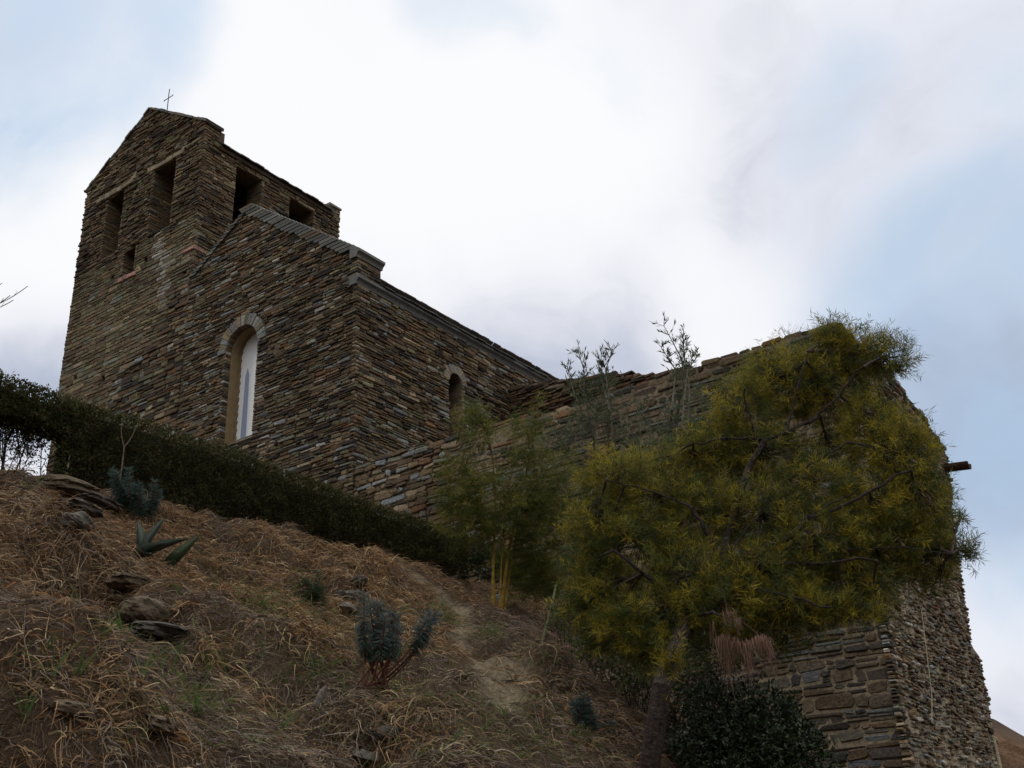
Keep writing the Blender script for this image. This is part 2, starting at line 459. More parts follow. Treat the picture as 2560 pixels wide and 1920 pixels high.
# ------------------------------------------------------------------ church
church = thing('church', (XC, YF, ZB), 'dark schist stone church with a gabled bell tower and tall arched window', 'church')
frF = frame((0, YF, 0), (1, 0, 0), (0, -1, 0))
def arcpts(cu, cv, r, n=14): return [(cu + r * math.cos(math.pi * i / n), cv + r * math.sin(math.pi * i / n)) for i in range(n + 1)]
WX0, WX1, WZ0, WZS = -16.24, -15.30, 7.92, 9.90
WC = (WX0 + WX1) / 2; WR = (WX1 - WX0) / 2
win_hole = [(WX0, WZ0), (WX1, WZ0)] + arcpts(WC, WZS, WR)
GP = (-15.82, 13.22)                      # nave gable peak
GR = (XC, 10.86); GLft = (XT, 12.12)
def front_spans(v):
    a, b = XT, XC
    if v > 10.86:
        k = (v - 10.86) / (GP[1] - 10.86)
        b = XC + (GP[0] - XC) * k
    if v > GLft[1]:
        k = (v - GLft[1]) / (GP[1] - GLft[1])
        a = XT + (GP[0] - XT) * k
    if v > GP[1]: return []
    if WZ0 <= v <= WZS + WR + .25:
        r = WR if v < WZS else math.sqrt(max(0, (WR + .24) ** 2 - (v - WZS) ** 2))
        if v >= WZS and r <= 0: return [(a, b)]
        return [(a, WC - r), (WC + r, b)]
    return [(a, b)]
CRS = courses(ZB, 13.3, .044, .088, 3)
mb = MB()
masonry(mb, frF, CRS, lambda v: [(a + (0 if a > XT + .01 else .0), b + (.03 if b > XC - .01 else 0)) for a, b in front_spans(v)], NAVE, (.08, .36), .013, (-.006, .034), .3, .008, .024, .014, wave=.006, tilt=.02, seed=1)
voussoirs(mb, frF, WC, WZS, WR, WR + .23, 17, [((.22, .225, .21), 10), ((.17, .17, .155), 8), (TAN, 3), ((.26, .25, .22), 4), (OLIVE, 3)], .035)
frJ = frame((WX0, YF, 0), (0, 1, 0), (1, 0, 0))       # left jamb of the window, stone for the first hand's breadth
masonry(mb, frJ, [c for c in CRS if WZ0 - .02 < c[0] < WZS], lambda v: [(-.02, .13)], NAVE, (.14, .2), .008, (.0, .014), .1, .02, .01, .005)
frJ2 = frame((WX1, YF + .5, 0), (0, -1, 0), (-1, 0, 0))
masonry(mb, frJ2, [c for c in CRS if WZ0 - .02 < c[0] < WZS], lambda v: [(.37, .52)], NAVE, (.14, .2), .008, (.0, .014), .1, .02, .01, .005)
poly = [(XT, ZB), (XC - .012, ZB), (XC - .012, 10.84), (GP[0], GP[1] - .02), (XT, GLft[1] - .02)]
mb.prism(poly, [win_hole], frame((0, YF + .012, 0), (1, 0, 0), (0, -1, 0)), .62, MORT_C)
fw = mb.build('front_wall', MAS, church)
# coping: flat slates stepping down both slopes of the gable, with a hollow-moulded end stone
mb = MB()
def cop(a, b, n, sgn):
    for i in range(n):
        t0 = i / n; t1 = (i + 1) / n
        u0 = a[0] + (b[0] - a[0]) * t0; u1 = a[0] + (b[0] - a[0]) * t1
        v = a[1] + (b[1] - a[1]) * (t0 + t1) / 2
        h = abs(b[1] - a[1]) / n
        lo, hi = sorted((u0 - sgn * (.30 if sgn > 0 else .07) * rnd.uniform(.8, 1.15), u1 + sgn * .02))
        c = pick([((.105, .108, .096), 10), ((.075, .075, .064), 10), ((.15, .148, .13), 3), (UMBER, 5)])
        s = .16
        z0 = v - h * .5; z1 = v + h * .5 - .02
        y0 = YF - .055 + rnd.uniform(-.008, .008); y1 = YF + .66
        if sgn > 0: P = [(lo, z0), (hi, z0), (hi - .05, z1), (lo - .05, z1)]
        else: P = [(lo, z0), (hi, z0), (hi + .05, z1), (lo + .05, z1)]
        V = [(u, y0, z) for u, z in P] + [(u, y1, z) for u, z in P]
        mb.add(V, [(0, 1, 2, 3), (7, 6, 5, 4), (0, 4, 5, 1), (1, 5, 6, 2), (2, 6, 7, 3), (3, 7, 4, 0)], c)
cop((GP[0], GP[1] + .04), (XC - .05, 10.98), 27, 1)
cop((GP[0] - .02, GP[1] + .03), (XT + .02, GLft[1] + .02), 17, -1)
prof = [(-.16, .06), (.012, .06), (.016, .09), (.034, .125), (.07, .155), (.082, .16), (.082, .215), (.0, .27), (-.16, .34)]
def extr(mb, prof, x, z, y0, y1, c):
    n = len(prof)
    V = [(x + a, y0, z + b) for a, b in prof] + [(x + a, y1, z + b) for a, b in prof]
    mb.add(V, [tuple(range(n))[::-1], tuple(range(n, 2 * n))] + [(i, (i + 1) % n, n + (i + 1) % n, n + i) for i in range(n)], c)
extr(mb, prof, XC + .0, 10.70, YF - .06, YF + .66, (.13, .135, .125))
mb.build('coping', SLATE, church)
# side wall of the nave with its narrow window
YE = 24.0
frS = frame((XC, 0, 0), (0, 1, 0), (1, 0, 0))
SY0, SY1, SZ0, SZS = 15.49, 15.88, 7.9, 9.17
SCn = (SY0 + SY1) / 2; SR = (SY1 - SY0) / 2
def side_spans(v):
    a, b = YF, YE
    if SZ0 < v < SZS + SR + .2:
        r = SR if v < SZS else math.sqrt(max(0, (SR + .18) ** 2 - (v - SZS) ** 2))
        return [(a, SCn - r), (SCn + r, b)]
    return [(a, b)]
mb = MB()
CRS_S = [c for c in CRS if c[1] < 10.14] + [(10.08, 10.13)]
CRS_S = [c for c in CRS if c[1] < 10.12] + [([c for c in CRS if c[1] < 10.12][-1][1], 10.19)]
masonry(mb, frS, CRS_S, lambda v: [(a - (.025 if a < YF + .01 else 0), b) for a, b in side_spans(v) if a < 19.5], NAVE, (.08, .36), .014, (-.005, .035), .25, .008, .024, .014, wave=.006, tilt=.02)
up = [c for c in CRS if 10.42 < c[0] and c[1] < 10.72]
masonry(mb, frS, up, lambda v: [(YF - .02, YF + .62)], NAVE, (.16, .4), .010, (.0, .035), .2, 0, .012, .007)
frB = frame((XC - .1, YF + .62, 0), (-1, 0, 0), (0, 1, 0))
voussoirs(mb, frS, SCn, SZS, SR, SR + .16, 11, [((.27, .26, .23), 8), ((.22, .2, .17), 6), (TAN, 6)], .025)
frSJ = frame((XC, SY1, 0), (-1, 0, 0), (0, -1, 0))
masonry(mb, frSJ, [(z, z + .17) for z in np.arange(SZ0, SZS - .05, .17)], lambda v: [(-.02, .42)], [((.2, .16, .11), 5), (TAN, 4), (BROWN, 3)], (.3, .5), .012, (0, .012), 0, 0)
hole = [(SY0, SZ0), (SY1, SZ0)] + arcpts(SCn, SZS, SR, 10)
mb.prism([(YF + .62, ZB), (YE, ZB), (YE, 10.2), (YF + .62, 10.2)], [hole], frame((XC - .014, 0, 0), (0, 1, 0), (1, 0, 0)), .6, MORT_C)
mb.build('side_wall', MAS, church)
mb = MB()
mb.box((XC - .5, SY0 - .1, SZ0), (XC - .44, SY1 + .1, SZS + .4), (.05, .045, .04))
nw = mb.build('narrow_window', PLASTER, church)
# eave cornice and slate roof
mb = MB()
y = YF - .05
while y < YE:
    l = rnd.uniform(.7, 1.25)
    extr(mb, prof[:7] + [(-.16, .225)], XC + rnd.uniform(-.006, .006), 10.13 + rnd.uniform(-.006, .004), y, min(y + l - .008, YE), np.array((.10, .106, .105)) * rnd.uniform(.85, 1.2))
    y += l
mb.box((XC - .3, YF + .01, 10.10), (XC - .02, YF + .6, 10.42), MORT_C)
mb.build('cornice', SLATE, church)
mb = MB()
sl_ = (GP[1] - 10.86) / (XC - GP[0])
for side in (1, -1):
    y = YF + .63
    while y < YE:
        l = rnd.uniform(.16, .3)
        for k in range(16):
            x0 = XC + .115 - k * .22 + rnd.uniform(-.02, .02); z0 = 10.345 + (k * .22) * .72 + rnd.uniform(-.006, .01)
            x1 = x0 - .3; z1 = z0 + .3 * .72
            if side < 0: x0 = 2 * GP[0] - x0; x1 = 2 * GP[0] - x1
            c = pick([((.07, .068, .062), 5), ((.1, .095, .085), 4), ((.06, .05, .04), 3)])
            V = [(x0, y, z0), (x0, y + l, z0), (x1, y + l, z1), (x1, y, z1)]
            V += [(a, b, c_ + .022) for a, b, c_ in V]
            mb.add(V, [(0, 1, 2, 3), (7, 6, 5, 4), (0, 4, 5, 1), (1, 5, 6, 2), (2, 6, 7, 3), (3, 7, 4, 0)], c)
        y += l + .004
mb.build('roof', SLATE, church)
# arched window: plastered reveal and a pale pane with a darker tapering strip
w_e = bpy.data.objects.new('arched_window', None); C.objects.link(w_e); w_e.parent = church
w_e.location = Vector((WC, YF, WZ0)) - Vector(church.location)
PY = YF + .34
inner = [(WX0 + .03, WZ0 + .02)] + [(WX1 - .03, WZ0 + .02)] + arcpts(WC, WZS, WR - .03, 16)
mb = MB()
n = len(inner)
V = [(u, YF + .12, z) for u, z in inner] + [(u, PY + .03, z) for u, z in inner]
outer = [(WX0 - .05, WZ0 - .05), (WX1 + .05, WZ0 - .05)] + arcpts(WC, WZS, WR + .05, 16)
V += [(u, YF + .12, z) for u, z in outer]
F = [(i, (i + 1) % n, n + (i + 1) % n, n + i) for i in range(n)] + [(i, 2 * n + i, 2 * n + (i + 1) % n, (i + 1) % n) for i in range(n)]
mb.add(V, F, (.255, .19, .105))
V = [(u * .985 + WC * .015, YF + .20, z) for u, z in inner] + [(u * .985 + WC * .015, YF + .212, z) for u, z in inner]
mb.build('reveal', PLASTER, w_e)
mb = MB()
ring = []
for i in range(n):
    a = inner[i]; b = inner[(i + 1) % n]; m_ = max(1, int(math.hypot(b[0] - a[0], b[1] - a[1]) / .028))
    for q in range(m_): ring.append((a[0] + (b[0] - a[0]) * q / m_, a[1] + (b[1] - a[1]) * q / m_))
ring = [(u + (WC - u) * (.05 + .035 * abs(math.sin(i * 1.25)) + rnd.uniform(0, .03)), z) for i, (u, z) in enumerate(ring)]
k = len(ring)
colr_ = MB(); io_ = []
for i in range(n):
    p0 = inner[i]; p1 = inner[(i + 1) % n]; m_ = max(1, int(math.hypot(p1[0] - p0[0], p1[1] - p0[1]) / .028))
    for q in range(m_): io_.append((p0[0] + (p1[0] - p0[0]) * q / m_, p0[1] + (p1[1] - p0[1]) * q / m_))
ring2 = [(u + (WC - u) * .10 + .022 * math.sin(i * 1.05) + rnd.uniform(-.006, .006), z + (.05 if z < WZ0 + .1 else 0)) for i, (u, z) in enumerate(io_)]
colr_.add([(u, PY - .016, z) for u, z in io_] + [(u, PY - .016, z) for u, z in ring2] + [(u, PY - .002, z) for u, z in ring2], [(i, (i + 1) % k, k + (i + 1) % k, k + i) for i in range(k)] + [(k + i, k + (i + 1) % k, 2 * k + (i + 1) % k, 2 * k + i) for i in range(k)], (.235, .175, .10))
colr_.build('plaster_collar', PLASTER, w_e)
V = [(u, PY, z) for u, z in ring] + [(u, PY + .02, z) for u, z in ring]
mb.add(V, [tuple(range(k))[::-1], tuple(range(k, 2 * k))] + [(i, (i + 1) % k, k + (i + 1) % k, k + i) for i in range(k)], (.84, .86, .88))
mb.build('pane', PANE, w_e)
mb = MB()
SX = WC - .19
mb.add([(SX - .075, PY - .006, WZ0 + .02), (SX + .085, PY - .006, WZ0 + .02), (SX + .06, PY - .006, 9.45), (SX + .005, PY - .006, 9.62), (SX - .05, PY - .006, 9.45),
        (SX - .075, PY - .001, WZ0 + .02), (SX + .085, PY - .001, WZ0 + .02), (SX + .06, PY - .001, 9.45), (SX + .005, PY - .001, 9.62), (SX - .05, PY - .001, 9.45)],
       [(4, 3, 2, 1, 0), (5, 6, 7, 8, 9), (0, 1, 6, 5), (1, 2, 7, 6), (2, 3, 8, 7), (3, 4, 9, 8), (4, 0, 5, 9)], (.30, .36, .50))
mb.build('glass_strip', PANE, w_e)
# bell tower
YT = 17.2
TAP, TLZ, TRZ = (-19.88, 17.78), 16.36, 16.28
O1 = (-21.18, -20.52, 13.92, 15.68); O2 = (-19.38, -18.58, 13.86, 15.70); O3 = (-20.22, -19.78, 13.12, 13.80)
PUT = [(-19.42, -19.30, 13.18, 13.32), (-20.66, -20.54, 13.2, 13.32), (-17.92, -17.80, 12.30, 12.42), (-21.6, -21.48, 10.9, 11.02), (-20.5, -20.38, 10.55, 10.7), (-21.2, -21.02, 9.9, 10.1)]
def tow_spans(v):
    a, b = XL, XT
    if v > TLZ: a = XL + (TAP[0] - XL) * (v - TLZ) / (TAP[1] - TLZ)
    if v > TRZ: b = XT + (TAP[0] - XT) * (v - TRZ) / (TAP[1] - TRZ)
    if a >= b: return []
    cuts = sorted([(o[0], o[1]) for o in [O1, O2, O3] + PUT if o[2] <= v <= o[3]])
    out = []; u = a
    for c0, c1 in cuts:
        if c0 > u: out.append((u, c0))
        u = c1
    out.append((u, b))
    return out
mb = MB()
bnd = lambda u: GLft[1] + .1 - (XT - u) * .72
STYLE_LOW = (TOWLOW, (.12, .36), (-.002, .016), .008, .006, .16)
STYLE_UP = (TOWUP, (.08, .34), (-.004, .045), .012, .01, .3)
STYLE_NAVE = (NAVE, (.08, .38), (-.005, .036), .012, .008, .3)
def tstyle(u, v):
    w = .25 * math.sin(u * 3.1) + .2 * math.sin(v * 5)
    if v > 13.75 + w * .3: return STYLE_UP
    if v < bnd(u) + w: return STYLE_NAVE
    return STYLE_LOW
def tint(u, v, c):
    # lime run-off below the bell opening
    cx = -18.96 + (13.75 - v) * .27
    d = abs(u + .15 - cx)
    if 11.9 < v < 13.75 and d < .17 and rnd.random() < .85: return c * .3 + np.array((.36, .345, .31)) * .7
    return c
tl = courses(ZB, 13.1, .075, .125, 5); tu_ = courses(tl[-1][1], 17.8, .05, .09, 6)
TCRS = tl + tu_
masonry(mb, frF, TCRS, lambda v: [(a, b + (.025 if b > XT - .01 and v > 12.2 else 0)) for a, b in tow_spans(v)], TOWUP, (.12, .4), .01, (0, .04), .3, .01, .02, .012, wave=.005, tilt=.015, stylefn=tstyle, tint=tint)
rect = lambda o: [(o[0], o[2]), (o[1], o[2]), (o[1], o[3]), (o[0], o[3])]
mb.prism([(XL, ZB), (XT - .012, ZB), (XT - .012, TRZ - .02), (TAP[0], TAP[1] - .03), (XL, TLZ - .02)], [rect(o) for o in [O1, O2, O3] + PUT], frame((0, YF + .012, 0), (1, 0, 0), (0, -1, 0)), .55, (.11, .085, .055))
for o in (O1, O2, O3):                    # left jambs of the openings
    fj = frame((o[0], YF, 0), (0, 1, 0), (1, 0, 0))
    masonry(mb, fj, [c for c in TCRS if o[2] - .03 < c[0] and c[1] < o[3] + .04], lambda v: [(-.02, .53)], TOWUP, (.14, .35), .008, (0, .012), .1, .02)
    fj = frame((o[1], YF + .54, 0), (0, -1, 0), (-1, 0, 0))
    masonry(mb, fj, [c for c in TCRS if o[2] - .03 < c[0] and c[1] < o[3] + .04], lambda v: [(0, .56)], TOWUP, (.14, .35), .008, (0, .012), .1, .02)
# right side of the tower with two openings
frT = frame((XT, 0, 0), (0, 1, 0), (1, 0, 0))
Q1 = (13.83, 14.60, 13.3, 15.60); Q2 = (15.50, 16.30, 13.3, 15.60)
def tside(v):
    if v > 15.99: return [(YF, 13.28)] if v < 16.24 else []
    b = YT
    if Q1[2] < v < Q1[3]: return [(YF, Q1[0]), (Q1[1], Q2[0]), (Q2[1], b)]
    return [(YF, b)]
masonry(mb, frT, [c for c in TCRS if c[1] > 11], lambda v: [(a - (.02 if a < YF + .01 else 0), b + (.02 if b > YT - .01 else 0)) for a, b in tside(v)], TOWUP, (.08, .34), .012, (-.004, .036), .28, .008, .02, .012, tilt=.015)
masonry(mb, frT, courses(15.70, 16.06, .05, .085, 77), lambda v: [(16.78, YT + .02)], [(PALE, 3), (TAN, 4), (OLIVE, 3), (GREYG, 3)], (.14, .3), .01, (.0, .03), .1, 0)
mb.prism([(YF + .56, ZB), (YT, ZB), (YT, 15.74), (YF + .56, 15.74)], [rect(Q1), rect(Q2)], frame((XT - .012, 0, 0), (0, 1, 0), (1, 0, 0)), .5, (.11, .085, .055))
for q in (Q1, Q2):
    fj = frame((XT, q[1], 0), (-1, 0, 0), (0, -1, 0))
    masonry(mb, fj, [c for c in TCRS if q[2] < c[0] and c[1] < q[3] + .04], lambda v: [(-.02, .48)], TOWUP, (.14, .35), .008, (0, .012), .1, .02)
mb.prism([(YF + .56, ZB), (YT, ZB), (YT, 16.0), (YF + .56, 16.0)], [], frame((XL, 0, 0), (0, -1, 0), (-1, 0, 0)) if False else (lambda u, v, w: np.array((XL + .5 + w, u, v))), .5, (.1, .08, .055))
backf = lambda u, v, w: np.array((u, YT + w, v))
mb.prism([(XL, ZB), (XT - .012, ZB), (XT - .012, 16.03), (TAP[0], 17.5), (XL, 16.03)], [], backf, .42, (.1, .08, .055))
masonry(mb, frame((0, YT, 0), (-1, 0, 0), (0, 1, 0)), courses(15.7, 17.5, .05, .09, 8), lambda v: [(-XT - .02, -XT + .6)] if v < 16 else [], TOWUP, (.14, .4), .01, (0, .03))
tower = mb.build('bell_tower', MAS, church)
mb = MB()                                  # parapet slates along the tower's front gable, then the roof behind it
def rake(a, b, step, y0, y1, pal, lift):
    d = np.array(b) - np.array(a); Ln = np.hypot(*d); d = d / Ln; nn = np.array((-d[1], d[0])); nn = nn if nn[1] > 0 else -nn
    t = 0
    while t < Ln:
        l = step * rnd.uniform(.7, 1.3); h = rnd.uniform(.03, .055); e = rnd.uniform(-.015, .02)
        P = [np.array(a) + d * t, np.array(a) + d * min(Ln + .03, t + l)]
        Q = [P[0] - nn * .02, P[1] - nn * .02, P[1] + nn * (h + lift), P[0] + nn * (h + lift)]
        V = [(q[0], y0 + e, q[1]) for q in Q] + [(q[0], y1 + rnd.uniform(-.02, .03), q[1]) for q in Q]
        mb.add(V, [(0, 1, 2, 3), (7, 6, 5, 4), (0, 4, 5, 1), (1, 5, 6, 2), (2, 6, 7, 3), (3, 7, 4, 0)], pick(pal)); t += l + .004
SLP = [((.085, .08, .07), 5), ((.11, .105, .095), 4), (UMBER, 3)]
rake(TAP, (XL - .03, TLZ - .02), .22, YF - .045, YF + .46, SLP, 0)
rake(TAP, (XT + .04, TRZ - .0), .22, YF - .045, YF + .46, SLP, 0)
mb.box((XT - .35, YF + .02, 16.255), (XT + .03, YF + .45, 16.32), (.22, .2, .17))
mb.build('parapet_slates', SLATE, tower)
mb = MB(); mb.box((XT - .3, 16.80, 16.05), (XT + .045, YT + .03, 16.10), (.2, .18, .15)); mb.build('rear_coping', SLATE, tower)
mb = MB()
sl2 = (TAP[1] - .28 - 15.93) / (XT - TAP[0])
y = 13.33
while y < 16.76:
    l = rnd.uniform(.15, .26)
    for side in (1, -1):
        for k in range(9):
            x0 = XT + .12 - k * .28 + rnd.uniform(-.025, .025); z0 = 15.93 - .12 * sl2 + k * .28 * sl2 + rnd.uniform(0, .014); x1 = max(x0 - .36, TAP[0] - .02); z1 = z0 + (x0 - x1) * sl2
            if side < 0: x0 = 2 * TAP[0] - x0; x1 = 2 * TAP[0] - x1
            V = [(x0, y, z0), (x0, y + l, z0), (x1, y + l, z1), (x1, y, z1)]; V += [(a, b, c_ + .028) for a, b, c_ in V]
            mb.add(V, [(0, 1, 2, 3), (7, 6, 5, 4), (0, 4, 5, 1), (1, 5, 6, 2), (2, 6, 7, 3), (3, 7, 4, 0)], pick(SLP))
    y += l + .003
mb.build('tower_roof', SLATE, tower)
mb = MB()
mb.box((XT - .2, 13.3, 15.745), (XT + .05, 16.95, 15.86), (.055, .04, .03))
mb.build('eave_beam', BARK, tower)
for a, b in ((-21.64, -20.2), (-19.62, -18.3)):     # the mortared stone bands over the bell openings
    mb = MB()
    u = a
    while u < b - .05:
        l = min(rnd.uniform(.18, .4), b - u)
        stone(mb, frF, u, u + l - .006, 15.71 + rnd.uniform(-.01, .01), 15.84 + rnd.uniform(-.015, .03), .05, pick([((.27, .225, .15), 5), ((.32, .265, .185), 4)]), .015, .012)
        u += l
    for u, v, s in ((b - .12, 15.84, .2), (b - .05, 15.92, .14), (a + .02, 15.66, .14)):
        stone(mb, frF, u, u + s, v, v + .11, .03, (.28, .235, .16), .03, .02)
    mb.build('lintel', MAS, tower)
mb = MB()
for u0, u1, v in ((-20.3, -20.13, 12.98), (-20.125, -19.98, 12.99), (-19.975, -19.66, 12.97)):
    stone(mb, frF, u0, u1, v, v + .12, .045, pick([(PINK, 1)]), .008, .004)
mb.build('brick_sill', MAS, tower)
mb = MB(); stone(mb, frF, -17.98, XT + .03, 12.86, 12.95, .05, (.38, .22, .18), .008, .004); stone(mb, frT, YF - .03, YF + .3, 12.86, 12.95, .05, (.36, .2, .17), .008, .004)
mb.build('corner_brick', MAS, tower)
# iron cross on the ridge, just behind the front gable
ct = onplane(366, 194, 0, TAP[0]); cb = onplane(360, 237, 0, TAP[0])
yc = ct[1]; zt = ct[2]
mb = MB()
mb.tube([(TAP[0], yc, 17.35), (TAP[0], yc, zt)], [.014, .011], (.06, .06, .065), 6)
za = zt - .26
mb.tube([(TAP[0] - .16, yc, za), (TAP[0] + .16, yc, za)], .011, (.06, .06, .065), 6)
for dx, dz in ((-.16, 0), (.16, 0), (0, zt - za)):
    for s in (-1, 1):
        a = np.array((TAP[0] + dx, yc, za + dz)); d = np.array((s * .025, 0, 0)) if dx == 0 else np.array((0, 0, s * .03))
        mb.tube([a, a + d + np.array((np.sign(dx) * .02, 0, .012 if dx == 0 else 0))], [.011, .005], (.06, .06, .065), 5)
mb.build('iron_cross', METAL, church)

# ------------------------------------------------------------------ roofless ruin: front wall in line with the church, end wall, back wall
def poly_spans(poly, v):
    xs = []
    for i in range(len(poly)):
        (a, b), (c, d) = poly[i], poly[(i + 1) % len(poly)]
        if (b <= v) != (d <= v): xs.append(a + (c - a) * (v - b) / (d - b))
    xs.sort()
    return list(zip(xs[0::2], xs[1::2]))
XE = -4.08                                # plane of the ruin's end wall
ruin = thing('ruined_building', (XE, YF, .5), 'roofless rubble stone building on the right with a ragged round-shouldered end wall', 'ruin')
tops = [(889, 1158), (1000, 1122), (1134, 1092), (1262, 1053), (1383, 1022), (1520, 985), (1600, 958), (1660, 929), (1760, 905), (1860, 872), (1925, 852), (1990, 832), (2063, 815)]
topw = [tuple(onplane(a / DD, b / DD, 1, YF)[[0, 2]]) for a, b in tops]
topw = [(x, z + rnd.uniform(-.02, .02)) for x, z in topw]
FB = [(XC + .03, -.3), (XE, -.3), (XE, topw[-1][1])] + [(x, z) for x, z in topw[::-1] if XC + .2 < x < XE - .05] + [(XC + .03, topw[0][1])]
frR = frame((0, YF + .03, 0), (1, 0, 0), (0, -1, 0))
mb = MB()
RUIN_D = [(UMBER, 26), (DARK, 20), ((.12, .085, .06), 16), ((.105, .10, .085), 16), ((.14, .145, .14), 9), (RUST, 4), (BROWN, 12)]
RUIN_L = [((.09, .066, .044), 24), (DARK, 24), ((.08, .068, .052), 20), ((.10, .104, .10), 12), (UMBER, 10), ((.13, .11, .08), 5)]
R_DRY = (RUIN, (.08, .36), (-.004, .045), .014, .008, .25)
R_MORT = (RUIN_D, (.10, .44), (-.010, .022), .030, .03, .2)
R_LOW = (RUIN_L, (.09, .46), (-.006, .022), .019, .012, .4)
def rstyle(u, v):
    k = u + 10.3 + .5 * math.sin(v * 2.3) + .4 * math.sin(u * 3 + v)
    if k < 0: return R_DRY
    if v < 3.2: return R_LOW
    return R_MORT
RCR = courses(-.2, 3.2, .06, .17, 21) + courses(3.2, 6.9, .055, .12, 22)
masonry(mb, frR, RCR, lambda v: [(a, b + (.03 if b > XE - .05 else 0)) for a, b in poly_spans(FB, v)], RUIN, (.14, .45), .02, (0, .03), .2, .02, .03, .02, wave=.03, tilt=.06, stylefn=rstyle)
xm = -10.2
cutz = np.interp(xm, [p[0] for p in sorted(topw)], [p[1] for p in sorted(topw)])
dn = -.03
PL = [(XC + .03, -.3), (xm, -.3), (xm, cutz + dn)] + [(x, z + dn) for x, z in topw[::-1] if XC + .2 < x < xm - .02] + [(XC + .03, topw[0][1] + dn)]
PR = [(xm, -.3), (XE - .035, -.3), (XE - .035, topw[-1][1] + dn)] + [(x, z + dn) for x, z in topw[::-1] if xm + .02 < x < XE - .05] + [(xm, cutz + dn)]
fb = frame((0, YF + .042, 0), (1, 0, 0), (0, -1, 0))
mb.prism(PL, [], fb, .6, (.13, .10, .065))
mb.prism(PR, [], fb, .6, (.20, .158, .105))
x = XC + .1                                # loose cap stones along the broken top
while x < XE - .1:
    l = min(rnd.uniform(.14, .42), XE + .02 - x); z = np.interp(x + l / 2, [p[0] for p in sorted(topw)], [p[1] for p in sorted(topw)])
    if rnd.random() < .8: stone(mb, frame((0, YF + .03 + rnd.uniform(0, .05), 0), (1, 0, 0), (0, -1, 0)), x, x + l, z - .05, z + rnd.uniform(.005, .05), .01, pick(RUSTY) * .9, .02, .015, back=.4)
    x += l + rnd.uniform(0, .03)
mb.build('ruin_front_wall', MAS, ruin)
EP = [(YF, 6.5), (13.57, 6.52), (15.0, 6.52), (15.54, 6.41), (16.44, 6.25), (16.92, 6.1), (17.2, 6.02), (17.3, 5.75), (16.87, 4.62), (16.6, 3.35), (16.47, 2.86), (16.82, 2.74), (16.74, 1.76), (16.68, 1.27), (16.55, -.3), (YF, -.3)]
frE = frame((XE, 0, 0), (0, 1, 0), (1, 0, 0))
mb = MB()
HOLES = [(15.2, 2.05, .16, .3), (16.05, 1.9, .12, .26), (14.1, 3.9, .1, .14), (13.9, 1.2, .1, .16), (15.6, 4.4, .09, .12), (16.4, 1.55, .12, .3)]
def espans(v):
    sp = poly_spans(EP, v)
    for hy, hz, hw, hh in HOLES:
        if abs(v - hz) < hh / 2:
            sp = [q for a, b in sp for q in ([(a, hy - hw / 2), (hy + hw / 2, b)] if a < hy < b else [(a, b)])]
    return [(a - (.03 if a < YF + .01 else 0), b + rnd.uniform(-.03, .05)) for a, b in sp]
masonry(mb, frE, courses(-.2, 6.6, .03, .075, 33), espans, [(BROWN, 24), (UMBER, 20), (GREYG, 20), (TAN, 20), (BLUEG, 8), (RUST, 4), (PALE, 9), ((.20, .175, .135), 18), (DARK, 12)], (.04, .20), .017, (-.014, .030), .3, .06, .022, .016, wave=.035, tilt=.22)
EPB = [(YF + .06, w_) if abs(u_ - YF) < 1e-6 else (u_, w_) for u_, w_ in EP]
mb.prism(EPB[::-1], [[(hy - hw / 2, hz - hh / 2), (hy + hw / 2, hz - hh / 2), (hy + hw / 2, hz + hh / 2), (hy - hw / 2, hz + hh / 2)] for hy, hz, hw, hh in HOLES], frame((XE - .016, 0, 0), (0, 1, 0), (1, 0, 0)), .55, (.26, .215, .15))
y = YF
while y < 17.1:
    l = rnd.uniform(.1, .3); z = np.interp(y + l / 2, [YF, 13.57, 15, 15.54, 16.44, 16.92, 17.3], [6.5, 6.52, 6.52, 6.41, 6.25, 6.1, 5.95])
    stone(mb, frE, y, y + l, z - .06, z + rnd.uniform(-.01, .05), rnd.uniform(0, .04), pick(RUBBLE), .02, .015, back=.35); y += l + .01
mb.build('ruin_end_wall', MAS, ruin)
BT = [(1262, 975), (1310, 962), (1356, 950), (1400, 948), (1450, 944), (1500, 938), (1545, 935), (1574, 928), (1600, 936), (1660, 933)]
bt = [tuple(onplane(a / DD, b / DD, 1, 17.5)[[0, 2]]) for a, b in BT]
bt[0] = (XC + .02, bt[0][1])
BP = [(XC + .02, 3), (bt[-1][0] + 1.2, 3), (bt[-1][0] + 1.0, bt[-1][1] - .9)] + bt[::-1]
mb = MB()
frK = frame((0, 17.5, 0), (1, 0, 0), (0, -1, 0))
masonry(mb, frK, courses(5.5, 10, .05, .11, 41), lambda v: poly_spans(BP, v), RUSTY, (.1, .36), .012, (.0, .06), .25, .03, .02, .015, wave=.02, tilt=.08)
mb.prism(BP, [], frame((0, 17.52, 0), (1, 0, 0), (0, -1, 0)), .5, (.08, .055, .035))
mb.build('ruin_back_wall', MAS, ruin)
mb = MB()                                 # half-round terracotta spout sticking out near the far end
pts = []
for k, xx in enumerate((XE - .3, XE + .36)):
    for a in np.linspace(math.pi, 2 * math.pi, 9): pts.append((xx, 17.02 + .105 * math.cos(a), 5.70 - .07 * k + .105 * math.sin(a)))
    for a in np.linspace(2 * math.pi, math.pi, 9): pts.append((xx, 17.02 + .06 * math.cos(a), 5.70 - .07 * k + .07 * math.sin(a)))
F = [(i, (i + 1) % 18, 18 + (i + 1) % 18, 18 + i) for i in range(18)] + [tuple(range(18))[::-1], tuple(range(18, 36))]
mb.add(pts, F, (.065, .038, .028))
mb.build('water_spout', BARK, ruin)
mb = MB()
